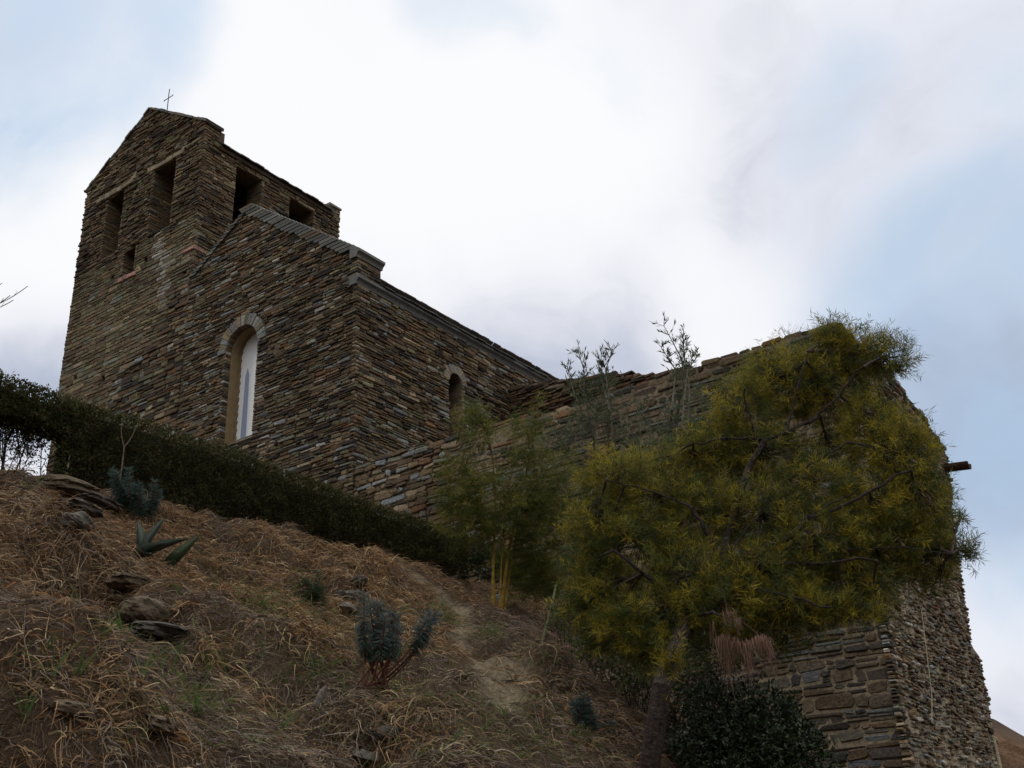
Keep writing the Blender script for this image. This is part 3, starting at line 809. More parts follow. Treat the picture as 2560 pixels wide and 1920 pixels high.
cp = [onplane(a, b, 0, XE + .075) for a, b in ((1949, 1160), (1953, 1228), (1962, 1262), (1978, 1278), (1991, 1320), (2003, 1420), (2013, 1500), (2013, 1560))]
mb.tube(cp, .0055, (.42, .37, .26), 5)
tag(mb.build('hanging_cable', PLASTER), 'thin pale cable hanging down the rubble end wall of the ruin', 'cable')
mb = MB()
a = onplane(2147, 1596, 0, XE + .12); b = onplane(2160, 1655, 0, XE + .16)
mb.tube([b + (b - a) * .6, b, (a + b) / 2 + np.array((0, .01, 0)), a], [.026, .025, .022, .017], (.30, .26, .17), 7)
tag(mb.build('wooden_stake', BARK), 'pale weathered stake leaning on the foot of the ruin at the right edge', 'stake')

# ------------------------------------------------------------------ ground
PATH = np.array([hit(a, b)[:2] for a, b in ((875, 1232), (930, 1268), (985, 1318), (1005, 1352), (985, 1395), (1040, 1430), (1085, 1480), (1075, 1530))])
PW = [.08, .10, .12, .12, .08, .14, .22, .16]
def pathmask(x, y):
    best = np.zeros_like(x)
    for i in range(len(PATH) - 1):
        a, b = PATH[i], PATH[i + 1]; d = b - a
        t = np.clip(((x - a[0]) * d[0] + (y - a[1]) * d[1]) / (d @ d), 0, 1)
        r = np.hypot(x - a[0] - t * d[0], y - a[1] - t * d[1]) / (PW[i] + (PW[i + 1] - PW[i]) * t)
        best = np.maximum(best, 1 - sstep(r + .5 * (vnoise(x * 6, y * 6, 9) - .5), .75, 1.25))
    return best
gx = np.concatenate([-np.geomspace(900, 12, 24), np.arange(-11, -1.2, .05), np.geomspace(1.2, 900, 30) - 2.3])
gy = np.concatenate([-np.geomspace(900, 1, 22), np.arange(.2, 20.5, .05), np.geomspace(21, 900, 30)])
X, Y = np.meshgrid(gx, gy); Z = ground(X, Y); n = len(gx); m = len(gy)
ii, jj = np.meshgrid(np.arange(n - 1), np.arange(m - 1))
F = np.stack([jj * n + ii, jj * n + ii + 1, (jj + 1) * n + ii + 1, (jj + 1) * n + ii], -1).reshape(-1, 4)
pm = pathmask(X, Y)[..., None]
nz = vnoise(X * 2.3, Y * 2.3, 21)[..., None]
K = (np.array((.042, .028, .018)) * (1 - nz) + np.array((.075, .052, .034)) * nz) * (1 - pm) + np.array((.145, .115, .076)) * pm * (.7 + .6 * vnoise(X * 7, Y * 7, 23)[..., None])
farm = (sstep(Y, 15.5, 18) * sstep(X, -6, -4))[..., None]
K = K * (1 - farm) + np.array((.15, .085, .048)) * farm * (.7 + .6 * vnoise(X * 3, Y * 3, 50)[..., None])
gobj = mesh_obj('ground', bpy.data.meshes.new('ground'), np.stack([X, Y, Z], -1).reshape(-1, 3), F, K.reshape(-1, 3), SOIL, smooth=True)
tag(gobj, kind='structure')

# ------------------------------------------------------------------ dry leaf litter and grass on the bank
def scatter(n, x0=-9.5, x1=-2.9, y0=1.4, y1=15.0):
    x = nr.uniform(x0, x1, n); y = nr.uniform(y0, y1, n)
    return x, y
def blades_at(B, x, y, per, ln, wd, pal, up, down, spread, k=5, curl=.25):
    n = len(x) * per
    bx = np.repeat(x, per) + nr.normal(0, spread, n); by = np.repeat(y, per) + nr.normal(0, spread, n)
    bz = ground(bx, by)
    az = nr.uniform(0, 2 * np.pi, n)
    d = np.stack([np.cos(az) + .55, np.sin(az)], 1); d /= np.linalg.norm(d, axis=1)[:, None] + 1e-6
    l = nr.uniform(*ln, n); u = nr.uniform(*up, n); g = nr.uniform(*down, n)
    t = np.linspace(0, 1, k)
    cu = curl * nr.normal(size=(n, 1)) * np.sin(t[None] * np.pi * nr.uniform(.7, 2.2, (n, 1)) + nr.uniform(0, 6, (n, 1))) * t[None]
    px = bx[:, None] + l[:, None] * (d[:, :1] * t[None] * .8 - d[:, 1:] * cu)
    py = by[:, None] + l[:, None] * (d[:, 1:] * t[None] * .8 + d[:, :1] * cu)
    pz = bz[:, None] + l[:, None] * (u[:, None] * t[None] - g[:, None] * t[None] ** 2) + .006
    gz = ground(px.ravel(), py.ravel()).reshape(n, k)
    pz = np.maximum(pz, gz + .004 + nr.uniform(0, .02, (n, 1)))
    pal = np.array([p for p, w in pal for _ in range(w)])
    col = pal[nr.randint(len(pal), size=n)] * nr.uniform(.7, 1.35, (n, 1))
    B.add(np.stack([px, py, pz], -1), nr.uniform(*wd, n), col)
TANB = (.265, .168, .088); ORNG = (.225, .118, .052); GRB = (.17, .128, .105); DKB = (.085, .058, .038); STRW = (.40, .30, .17)
P_OR = [(TANB, 5), (ORNG, 3), (STRW, 2), (DKB, 3), (GRB, 1)]
P_GR = [(GRB, 7), (TANB, 1), (DKB, 4), (STRW, 1), ((.21, .18, .15), 2)]
B = Blades()
x, y = scatter(8200)
dist = np.sqrt(x * x + y * y)
zone = vnoise(x * .55 + 2, y * .55 + 7, 5) + .25 * (vnoise(x * 2, y * 2, 6) - .5) + .10 * (-(x + 6))
dens = vnoise(x * 1.6, y * 1.6, 8)
keep = (pathmask(x, y) < .3) & (dens > .16) & (x > -9.25) & ~((x > -4.6) & (y > 8.2))
x, y, zone = x[keep], y[keep], zone[keep]
orange = zone > .62
blades_at(B, x[orange], y[orange], 22, (.07, .2), (.004, .010), P_OR, (.25, .95), (.5, 1.3), .05, k=6, curl=.38)
blades_at(B, x[~orange], y[~orange], 22, (.05, .16), (.003, .008), P_GR, (.1, .6), (.4, 1.1), .07, k=6, curl=.55)
x, y = scatter(58000)
keep = (pathmask(x, y) < .6) | (nr.rand(len(x)) < .22)
x, y = x[keep], y[keep]
blades_at(B, x, y, 2, (.05, .17), (.003, .007), [(GRB, 5), (DKB, 5), (TANB, 3), (ORNG, 1)], (.0, .25), (.1, .5), .08, curl=.5)
# thick mops of collapsed iris leaves, arching over and hanging downhill
mx_, my_ = scatter(520)
k_ = (pathmask(mx_, my_) < .2) & (mx_ > -9.1) & ~((mx_ > -4.6) & (my_ > 8.2)) & (vnoise(mx_ * .9, my_ * .9, 15) > .38)
MOPS = [(a_, b_) for a_, b_ in zip(mx_[k_], my_[k_])]
for px, py, cnt, r in ((440, 1100, 9, .28), (540, 1120, 10, .3), (640, 1160, 9, .3), (760, 1210, 10, .28), (820, 1235, 6, .15), (60, 1045, 7, .22), (20, 1100, 6, .2), (820, 1570, 8, .2), (850, 1620, 10, .22), (950, 1610, 8, .25), (1200, 1440, 9, .25), (1270, 1500, 9, .25), (1330, 1570, 9, .25), (1180, 1560, 8, .3), (720, 1420, 6, .3), (520, 1400, 7, .3), (640, 1580, 8, .35), (90, 1330, 6, .3), (60, 1230, 6, .25)):
    p = hit(px, py)
    for _ in range(cnt): MOPS.append((p[0] + rnd.gauss(0, r), p[1] + rnd.gauss(0, r)))
MOPS = np.array(MOPS)
far = vnoise(MOPS[:, 0] * .7, MOPS[:, 1] * .7, 19) + .06 * (-(MOPS[:, 0] + 6))
mo = MOPS[far > .5]; mg = MOPS[far <= .5]
P_MO = [(STRW, 3), (TANB, 5), (ORNG, 3), (DKB, 3)]; P_MG = [(STRW, 2), ((.24, .20, .15), 3), (GRB, 4), (TANB, 2), (DKB, 4)]
blades_at(B, mo[:, 0], mo[:, 1], 46, (.10, .25), (.006, .014), P_MO, (.5, 1.2), (.9, 1.7), .035, k=7, curl=.34)
blades_at(B, mg[:, 0], mg[:, 1], 40, (.08, .21), (.005, .011), P_MG, (.3, 1.0), (.8, 1.6), .045, k=7, curl=.5)
# long hanging roots and stems under the little overhangs
for px, py, nn, r in ((150, 1215, 160, .22), (210, 1260, 200, .22), (260, 1200, 110, .2), (60, 1190, 110, .2), (500, 1420, 90, .2), (820, 1600, 160, .16), (870, 1590, 130, .16), (650, 1200, 120, .25), (560, 1100, 150, .25), (430, 1110, 120, .25), (780, 1210, 90, .16), (1180, 1450, 130, .25), (1250, 1520, 140, .25), (1330, 1600, 130, .25)):
    p = hit(px, py)
    q = nr.normal(0, r, (nn, 2))
    blades_at(B, p[0] + q[:, 0], p[1] + q[:, 1], 1, (.16, .36), (.004, .011), P_OR if px > 350 else [(GRB, 5), (TANB, 3), (STRW, 1), (DKB, 2)], (.2, .7), (.7, 1.3), .03, k=7, curl=.28)
tag(B.build('dry_grass', DRY), kind='stuff')
B = Blades()
for px, py, nn, r in ((640, 1330, 90, .22), (720, 1340, 90, .22), (380, 1420, 60, .2), (420, 1500, 70, .22), (620, 1290, 60, .25), (900, 1560, 40, .2), (980, 1590, 50, .25), (1100, 1590, 50, .22), (1150, 1540, 40, .2), (640, 1520, 40, .2), (960, 1330, 60, .08), (880, 1330, 40, .1), (540, 1400, 60, .3), (700, 1480, 60, .3), (470, 1560, 50, .3), (860, 1450, 50, .2), (560, 1320, 70, .25), (800, 1540, 50, .2), (300, 1500, 40, .25), (1150, 1610, 60, .25), (1020, 1640, 60, .25), (1260, 1620, 50, .2), (1060, 1370, 60, .1), (480, 1230, 60, .3), (1180, 1400, 60, .2)):
    p = hit(px, py); q = nr.normal(0, r, (nn, 2))
    blades_at(B, p[0] + q[:, 0], p[1] + q[:, 1], 3, (.05, .14), (.003, .006), [((.11, .17, .04), 4), ((.08, .125, .035), 3), ((.16, .19, .07), 2)], (.6, 1.1), (.1, .6), .03, k=4, curl=.15)
tag(B.build('fresh_grass', LEAF), kind='stuff')

# ------------------------------------------------------------------ rocks
def rock(name, px, py, size, label, col, rot=0.0, seed=0, sink=.3, tilt=(0, 0), layers=0, group=None, boxy=3.0, dz=0.0):
    p = hit(px, py)
    bm = bmesh.new(); bmesh.ops.create_icosphere(bm, subdivisions=4, radius=1.0)
    bm.verts.ensure_lookup_table()
    v = np.array([q.co[:] for q in bm.verts]); F = [tuple(w.index for w in f.verts) for f in bm.faces]; bm.free()
    e = boxy
    v = v / (np.abs(v) ** e).sum(1)[:, None] ** (1 / e)
    s = seed * 7.3
    nz = vnoise(v[:, 0] * 1.7 + s, v[:, 1] * 1.7 + v[:, 2] * 1.3, seed) - .5
    nz2 = vnoise(v[:, 0] * 5 + s + v[:, 2] * 3, v[:, 1] * 5 + v[:, 2] * 4, seed + 1) - .5
    v = v * (1 + .42 * nz + .16 * nz2)[:, None]
    if layers:
        L_ = np.floor(v[:, 2] * layers + 1.5 * nz)
        k = 1 + .13 * (((L_ * 12.9898 + seed) % 1.7) / 1.7 - .5)
        v[:, :2] *= k[:, None]
        v[:, 2] = (np.round(v[:, 2] * layers) * .55 + v[:, 2] * layers * .45) / layers
    v = v * np.array(size) / 2
    R = np.array((Matrix.Rotation(rot, 3, 'Z') @ Matrix.Rotation(tilt[0], 3, 'X') @ Matrix.Rotation(tilt[1], 3, 'Y')))
    v = v @ R.T
    z0 = ground(p[0], p[1]) + size[2] * (.5 - sink) + dz
    c = np.array((p[0], p[1], z0))
    K = np.array(col) * (1 + .5 * (vnoise(v[:, 0] * 30 + s, v[:, 1] * 30 + v[:, 2] * 55, 3) - .5))[:, None]
    o = mesh_obj(name, bpy.data.meshes.new(name), v, F, K, ROCK, loc=c)
    return tag(o, label, 'rock', group)
GRPR = 'rocks on the grassy bank'
BR_R = (.098, .072, .047); DK_R = (.06, .05, .042); GY_R = (.098, .09, .076)
rock('rock_outcrop', 120, 1072, (.62, .50, .22), 'broad brown layered rock outcrop at the top left of the bank', BR_R, .3, 1, .3, (.05, .12), 5, GRPR)
rock('rock_slab', 222, 1112, (.22, .44, .075), 'dark tilted slab sticking out beside the layered outcrop', DK_R, .15, 2, .0, (-.12, .1), 3, GRPR, 4, .05)
rock('rock_slab', 172, 1112, (.2, .26, .07), 'short dark slab wedged under the layered outcrop', DK_R, .1, 12, .1, (-.08, .1), 3, GRPR, 4, .02)
rock('rock', 203, 1128, (.12, .11, .13), 'small rounded brown stone propped under the dark tilted slab', BR_R, .7, 3, .2, (0, 0), 0, GRPR)
rock('rock', 165, 1136, (.16, .2, .12), 'grey stone below the dark slabs', GY_R, .2, 13, .3, (0, 0), 0, GRPR)
rock('rock_slab', 340, 1392, (.24, .42, .085), 'long flat dark slab jutting from the bank over a black hollow', DK_R, .25, 4, -.35, (.06, .08), 3, GRPR, 4)
rock('boulder', 325, 1335, (.24, .30, .16), 'rounded brown boulder right above the long flat slab', BR_R, .4, 5, .35, (0, .2), 0, GRPR, 2.4)
rock('boulder', 285, 1338, (.16, .18, .13), 'smaller brown boulder at the left of the rounded boulder', (.105, .08, .052), .9, 15, .3, (0, .2), 0, GRPR, 2.6)
rock('flat_stone', 262, 1309, (.10, .14, .035), 'small pale flat stone under the brown ledge', (.24, .19, .12), .2, 6, .0, (0, .25), 2, GRPR, 4, .02)
rock('rock_ledge', 292, 1288, (.2, .34, .11), 'dark brown ledge overhung by dry roots', (.085, .06, .038), .15, 7, .1, (0, .1), 4, GRPR, 4, .03)
rock('rock', 735, 1293, (.10, .11, .09), 'dark grey stone at the left of the stone heap', DK_R, .3, 8, .25, (0, 0), 0, GRPR)
rock('rock', 760, 1297, (.13, .15, .10), 'biggest grey stone in the middle of the stone heap', GY_R, .8, 9, .2, (.2, .1), 0, GRPR)
rock('rock', 775, 1268, (.12, .16, .09), 'dark stone on top of the stone heap', DK_R, 1.2, 10, .1, (0, 0), 2, GRPR)
rock('rock', 760, 1324, (.11, .24, .06), 'long pale stone at the front of the stone heap', (.17, .145, .12), .2, 11, .1, (-.1, .1), 2, GRPR, 3.5)
rock('rock', 690, 1530, (.04, .07, .14), 'upright pale grey stone in the dry grass left of the red stems', (.17, .15, .13), .5, 14, .15, (0, .35), 3, GRPR)
rock('flat_stone', 800, 1650, (.16, .2, .06), 'flat grey stone at the bottom edge of the bank', GY_R, .5, 16, .3, (0, .3), 2, GRPR)
rock('flat_stone', 345, 1578, (.13, .2, .06), 'brown flat stone low down among the dry litter', BR_R, .9, 17, .3, (0, .35), 2, GRPR)
rock('flat_stone', 158, 1540, (.10, .16, .05), 'narrow brown stone half buried at the lower left', BR_R, .2, 18, .35, (0, .3), 2, GRPR)
rock('rock', 1076, 1302, (.14, .16, .13), 'grey stone behind the yellow bamboo stems', (.12, .12, .12), .4, 19, .2, (0, 0), 0, GRPR)
rock('rock', 835, 1592, (.16, .18, .09), 'dark stone under the tuft of curling dry leaves', DK_R, .4, 20, .5, (0, 0), 0, GRPR)

# ------------------------------------------------------------------ clipped hedge along the terrace edge
HX0, HX1, HY0, HY1 = -10.0, -9.02, 1.6, 11.45
def htop(y): return np.interp(y, [1, 4.6, 5.2, 7.2, 9.2, 10.8, 12], [4.42, 4.39, 4.37, 4.43, 4.36, 4.33, 4.3])
hedge = thing('hedge', (-9.5, 7, 3.4), 'long clipped dark green hedge running down the terrace edge below the church', 'hedge')
LV = Leaves()
def hleaves(P, Nn, sc=1.0, pal=None):
    n = len(P)
    pal = np.array(pal if pal is not None else [(.042, .050, .016)] * 5 + [(.06, .068, .022)] * 3 + [(.075, .062, .025)] * 2 + [(.105, .062, .028)])
    c = pal[nr.randint(len(pal), size=n)] * nr.uniform(.6, 1.4, (n, 1))
    D = norm(Nn * .7 + nr.normal(0, .8, (n, 3)) + np.array((0, 0, .25)))
    LV.add(P, D, nr.uniform(.022, .042, n) * sc, nr.uniform(.012, .021, n) * sc, c)
n = 60000
y = nr.uniform(HY0, HY1, n); t = nr.uniform(0, 1, n) ** .85
zb = ground(np.full(n, HX1), y) + .02; zt_ = htop(y)
z = zb + (zt_ - zb) * t
xx = HX1 + .09 * (vnoise(y * 3, z * 3, 31) - .5) + .07 * (vnoise(y * 9, z * 9, 32) - .5) - nr.exponential(.025, n) - .07 * (1 - t) * nr.rand(n)
open_ = (y < 5.36) & (z < 4.02 + .12 * (vnoise(y * 4, z * 0 + 1, 4) - .5) - .0)
keep = ~open_ | (nr.rand(n) < .12)
lowb = (t < .35) & (nr.rand(n) < .45)
keep &= ~lowb
P = np.stack([xx, y, z], 1)[keep]
hleaves(P, np.array((1, 0, .1)))
n = 26000                                   # the thinner left end, leafy through its whole depth above, thinning below
y = nr.uniform(3.2, 5.6, n); xx = nr.uniform(HX0, HX1, n); z = 3.75 + (htop(y) - 3.75) * nr.rand(n) ** .42
hleaves(np.stack([xx, y, z], 1)[(z > 4.06 + .22 * (vnoise(y * 5, xx * 5, 40) - .5)) | (nr.rand(n) < .12)], np.array((.6, -.3, .1)))
n = 9000
xx = nr.uniform(HX0, HX1, n); z = nr.uniform(3.3, 4.36, n)
hleaves(np.stack([xx, 5.40 + .6 * (HX1 - xx) - .07 * nr.rand(n) + .10 * (vnoise(xx * 6, z * 6, 41) - .5), z], 1), np.array((0, -1, 0)))
n = 22000
y = nr.uniform(HY0, HY1, n); xx = nr.uniform(HX0, HX1 + .02, n)
z = htop(y) + .05 * (vnoise(y * 4, xx * 4, 35) - .5) + .04 * (vnoise(y * 13, xx * 13, 36) - .3) + nr.exponential(.012, n) - .02
hleaves(np.stack([xx, y, z], 1), np.array((0, 0, 1)), .9)
n = 7000
xx = nr.uniform(HX0, HX1, n); z = nr.uniform(3.4, 4.32, n)
hleaves(np.stack([xx, HY1 - .03 + .08 * (vnoise(xx * 6, z * 6, 37) - .5), z], 1), np.array((0, 1, 0)))
for i in range(170):                          # stray shoots above the clipped line and out of the face
    y = rnd.uniform(4.2, HY1); top_ = rnd.random() < .6
    b0 = np.array((HX1 - rnd.uniform(0, .5), y, float(htop(y)))) if top_ else np.array((HX1 + .02, y, float(htop(y)) - rnd.uniform(.05, .5)))
    d = norm(np.array((rnd.uniform(-.3, .6), rnd.uniform(-.4, .4), 1.0 if top_ else .5)))
    m_ = rnd.randint(4, 8); P = b0 + d * np.linspace(0, rnd.uniform(.03, .10), m_)[:, None]
    LV.add(P, norm(d + nr.normal(0, .6, (m_, 3))), nr.uniform(.022, .034, m_), nr.uniform(.010, .015, m_), np.array((.085, .085, .03)) * nr.uniform(.6, 1.3, (m_, 1)))
hl = LV.build('foliage', LEAF, hedge)
LV = Leaves()                               # browner, thinner growth near the foot
n = 9000
y = nr.uniform(5.4, HY1, n); t = nr.uniform(0, .5, n); zb = ground(np.full(n, HX1), y)
P = np.stack([HX1 - .04 - nr.exponential(.05, n), y, zb + (htop(y) - zb) * t], 1)
hleaves(P, np.array((1, 0, 0)), .9, [(.06, .04, .02), (.045, .035, .018), (.03, .03, .012), (.08, .05, .025)])
LV.build('lower_foliage', LEAF, hedge)
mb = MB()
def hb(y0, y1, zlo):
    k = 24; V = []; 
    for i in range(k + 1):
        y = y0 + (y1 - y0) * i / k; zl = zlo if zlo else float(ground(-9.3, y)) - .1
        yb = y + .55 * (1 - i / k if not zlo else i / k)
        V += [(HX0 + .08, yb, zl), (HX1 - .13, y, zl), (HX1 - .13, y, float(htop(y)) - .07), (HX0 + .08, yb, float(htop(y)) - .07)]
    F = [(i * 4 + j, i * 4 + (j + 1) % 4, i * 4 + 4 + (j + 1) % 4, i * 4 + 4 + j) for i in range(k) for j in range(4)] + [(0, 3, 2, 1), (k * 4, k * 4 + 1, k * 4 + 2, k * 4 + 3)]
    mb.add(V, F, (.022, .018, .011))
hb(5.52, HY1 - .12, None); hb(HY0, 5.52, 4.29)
mb.build('dark_core', LEAF, hedge)  # solid dark core added inside the hedge to stop light leaking through
mb = MB()
LV = Leaves()
for i in range(26):
    y = rnd.uniform(3.6, 5.5); x = rnd.uniform(-9.75, -9.15); z0 = float(ground(x, y)) - .05
    dy = rnd.uniform(-.25, .25); r = rnd.choice((.006, .008, .012, .018))
    pts = [(x + dx_, y + dy * q + rnd.uniform(-.03, .03), z0 + .95 * q) for q, dx_ in ((0, 0), (.3, rnd.uniform(-.04, .04)), (.6, rnd.uniform(-.08, .08)), (1, rnd.uniform(-.1, .1)))]
    mb.tube(pts, [r, r * .85, r * .7, r * .45], (.05, .04, .028), 5)
    for k in range(9):
        q = rnd.uniform(.25, .95); b = np.array(pts[0]) * (1 - q) + np.array(pts[3]) * q
        e_ = b + np.array((rnd.uniform(-.1, .1), rnd.uniform(-.22, .22), rnd.uniform(.0, .2)))
        mb.tube([b, (b + e_) / 2 + np.array((0, 0, .02)), e_], [.004, .003, .0018], (.05, .04, .028), 4)
        m_ = rnd.randint(6, 14)
        P = b + (e_ - b) * nr.uniform(.2, 1.05, (m_, 1)) + nr.normal(0, .02, (m_, 3))
        hleaves(P, np.array((.2, 0, .3)), .9)
mb.build('stems', BARK, hedge)
LV.build('thin_foliage', LEAF, hedge)

# ------------------------------------------------------------------ woody plants
def bez(a, b, bend, k=6):
    a = np.array(a); b = np.array(b); m_ = (a + b) / 2 + np.array(bend)
    t = np.linspace(0, 1, k)[:, None]
    return (1 - t) ** 2 * a + 2 * t * (1 - t) * m_ + t ** 2 * b
RIGHT = np.array((M[0][0], M[0][1], 0)); RIGHT /= np.linalg.norm(RIGHT)
FWD = np.array((-RIGHT[1], RIGHT[0], 0)); UPV = np.array((0, 0, 1.0))
def crown_pts(px, py, rx, ry, dist, n, shell=.55):
    c = ray(px, py) * dist; s = DD / FPX * dist
    v = norm(nr.normal(size=(n, 3))); r = nr.uniform(shell, 1, n) ** .6
    return c, c + (v[:, :1] * RIGHT * rx * s + v[:, 1:2] * FWD * (rx + ry) * .4 * s + v[:, 2:] * UPV * ry * s * 1.03) * r[:, None], v
def tufts(LV, P, D, cols, nl=22, tw=(.14, .30), ll=(.06, .12), lw=(.005, .009), droop=0.0):
    n = len(P); D = norm(D)
    tl_ = nr.uniform(*tw, n)
    q = nr.uniform(0.05, 1, (n, nl, 1))
    base = P[:, None] + D[:, None] * tl_[:, None, None] * q
    rad = norm(np.cross(D[:, None] + np.zeros((n, nl, 3)), nr.normal(size=(n, nl, 3))))
    dirs = norm(D[:, None] * nr.uniform(.25, .9, (n, nl, 1)) + rad * nr.uniform(.5, 1.1, (n, nl, 1)) + np.array((0, 0, -droop)))
    c = np.repeat(cols[:, None], nl, 1) * nr.uniform(.75, 1.3, (n, nl, 1))
    LV.add(base.reshape(-1, 3), dirs.reshape(-1, 3), nr.uniform(*ll, n * nl), nr.uniform(*lw, n * nl), c.reshape(-1, 3), wide=.45)
    return tl_

# --- big feathery tree with yellow-green needles
tb = hit(1383, 1652)
tree = thing('feathery_tree', tb, 'big feathery yellow-green tree in front of the ruin with thin dark branches', 'tree')
fork = ray(1488, 1330) * 7.75
f2 = ray(1560, 1215) * 7.9
mbw = MB()
BK = (.056, .043, .037)
trunk_pts = np.vstack([bez(tb - np.array((0, 0, .25)), ray(1430, 1480) * 7.3, (0, 0, 0), 5), bez(ray(1430, 1480) * 7.3, fork, (0, 0, .02), 6)[1:]])
mbw.tube(trunk_pts, np.linspace(.070, .052, len(trunk_pts)), BK, 10)
nodes = []
def limb(a, b, bend, r0, r1, k=9):
    p = bez(a, b, bend, k) + nr.normal(0, .012, (k, 3)) * np.linspace(0, 1, k)[:, None]
    mbw.tube(p, np.linspace(r0 * .72, r1 * 1.0, k), np.array(BK) * .62, 6)
    for i, q in enumerate(p): nodes.append((q, r0 + (r1 - r0) * i / k))
    return p
limb(fork, f2, (0, 0, .04), .062, .05)
limb(f2, ray(1745, 1120) * 8.01, (0, 0, -.12), .042, .02)
limb(ray(1745, 1120) * 8.01, ray(1960, 1010) * 8.20, (0, 0, -.08), .02, .008)
limb(f2, ray(1900, 1205) * 7.91, (0, 0, -.05), .026, .008)
limb(ray(1620, 1190) * 7.91, ray(2060, 1195) * 8.20, (0, 0, .05), .013, .004)
p_ = limb(f2, ray(1650, 950) * 8.49, (-.08, 0, .05), .045, .022)
limb(ray(1650, 950) * 8.49, ray(1765, 895) * 8.69, (0, 0, -.04), .022, .014)
limb(ray(1765, 895) * 8.69, ray(1860, 790) * 8.78, (0, 0, -.06), .014, .006)
limb(ray(1700, 930) * 8.59, ray(1745, 760) * 8.88, (0, 0, .03), .014, .006)
limb(ray(1640, 960) * 8.49, ray(1600, 840) * 8.49, (0, 0, 0), .013, .005)
limb(ray(1650, 950) * 8.49, ray(1500, 960) * 8.40, (0, 0, .06), .016, .006)
limb(f2, ray(1480, 1090) * 7.91, (0, 0, .08), .03, .01)
limb(ray(1480, 1090) * 7.91, ray(1310, 1040) * 8.01, (0, 0, .05), .012, .005)
limb(fork, ray(1330, 1190) * 7.62, (0, 0, .06), .026, .008)
limb(fork, ray(1560, 1330) * 7.33, (0, 0, .02), .022, .007)
limb(ray(1560, 1260) * 7.72, ray(1800, 1320) * 7.62, (0, 0, .05), .022, .006)
limb(ray(1480, 1350) * 7.43, ray(1450, 1425) * 7.09, (0, 0, .04), .012, .004)
limb(f2, ray(1700, 1040) * 8.30, (0, 0, .02), .024, .01)
limb(ray(1700, 1040) * 8.30, ray(1830, 960) * 8.49, (0, 0, .03), .012, .005)
limb(ray(1745, 1120) * 8.01, ray(1850, 1060) * 8.11, (0, 0, .02), .014, .004)
YEL = np.array((.33, .26, .028)); OLV = np.array((.185, .17, .032)); GRN = np.array((.078, .100, .027)); DKG = np.array((.045, .06, .02))
TB = [  # px, py, rx, ry, distance, tufts, yellow share
    (1700, 830, 110, 85, 9.1, 170, .7), (1800, 735, 40, 38, 9.2, 50, .5), (1845, 765, 52, 48, 9.2, 66, .65), (1922, 772, 46, 40, 9.15, 60, .65), (1790, 850, 100, 80, 9.1, 140, .6),
    (1600, 880, 75, 65, 8.8, 80, .75), (1560, 975, 95, 80, 8.7, 120, .5), (1650, 985, 90, 60, 8.6, 90, .3), (1500, 1000, 60, 55, 8.6, 60, .8), (1890, 930, 75, 75, 8.8, 100, .8), (1950, 985, 75, 80, 8.6, 110, .7),
    (1330, 1030, 95, 55, 8.3, 95, .85), (1420, 1080, 95, 60, 8.2, 95, .6), (1290, 1130, 70, 55, 8.1, 70, .55), (1380, 1180, 110, 75, 8.0, 120, .5), (1260, 1230, 45, 40, 8.0, 34, .6), (1310, 1280, 80, 55, 7.9, 80, .5),
    (1520, 1110, 100, 70, 8.2, 110, .5), (1640, 1120, 110, 75, 8.2, 120, .45), (1760, 1050, 80, 60, 8.3, 70, .55), (1770, 1170, 120, 70, 8.1, 120, .45), (1890, 1110, 100, 80, 8.4, 120, .6), (1985, 1090, 75, 90, 8.5, 110, .65), (2005, 1190, 62, 60, 8.5, 60, .45),
    (1900, 1210, 90, 45, 8.3, 60, .35), (2020, 1250, 35, 30, 8.5, 18, .4), (1650, 1240, 120, 55, 7.9, 110, .5), (1480, 1230, 90, 70, 7.8, 90, .55), (1430, 1330, 120, 55, 7.7, 100, .5), (1560, 1310, 100, 55, 7.7, 90, .55), (1700, 1310, 110, 45, 7.8, 90, .6), (1820, 1320, 70, 35, 7.9, 50, .5), (1340, 1350, 70, 40, 7.7, 50, .4), (1300, 1200, 50, 100, 8.1, 60, .3),
    (1450, 1432, 28, 22, 7.3, 14, .9), (2088, 1192, 14, 24, 8.55, 14, .1), (2074, 1113, 8, 12, 8.6, 5, .1), (1400, 1390, 60, 30, 7.6, 34, .5), (1600, 1380, 70, 25, 7.7, 34, .4), (1240, 1330, 40, 40, 7.9, 24, .5), (1795, 985, 70, 50, 9.0, 34, .4), (1300, 1370, 60, 40, 7.9, 30, .2), (1380, 1420, 60, 35, 7.8, 26, .25), (1480, 1390, 60, 40, 7.9, 30, .2), (1440, 1000, 50, 45, 8.5, 24, .6), (1700, 1390, 60, 25, 7.9, 18, .2), (1850, 1265, 90, 45, 8.1, 60, .45), (1880, 1320, 40, 25, 8.0, 18, .5), (1800, 1240, 90, 60, 8.2, 60, .4), (1930, 1160, 80, 50, 8.3, 50, .5), (1700, 1330, 110, 40, 7.8, 50, .55)]
LT = Leaves()
npos = None
npos = np.array([q for q, r in nodes])
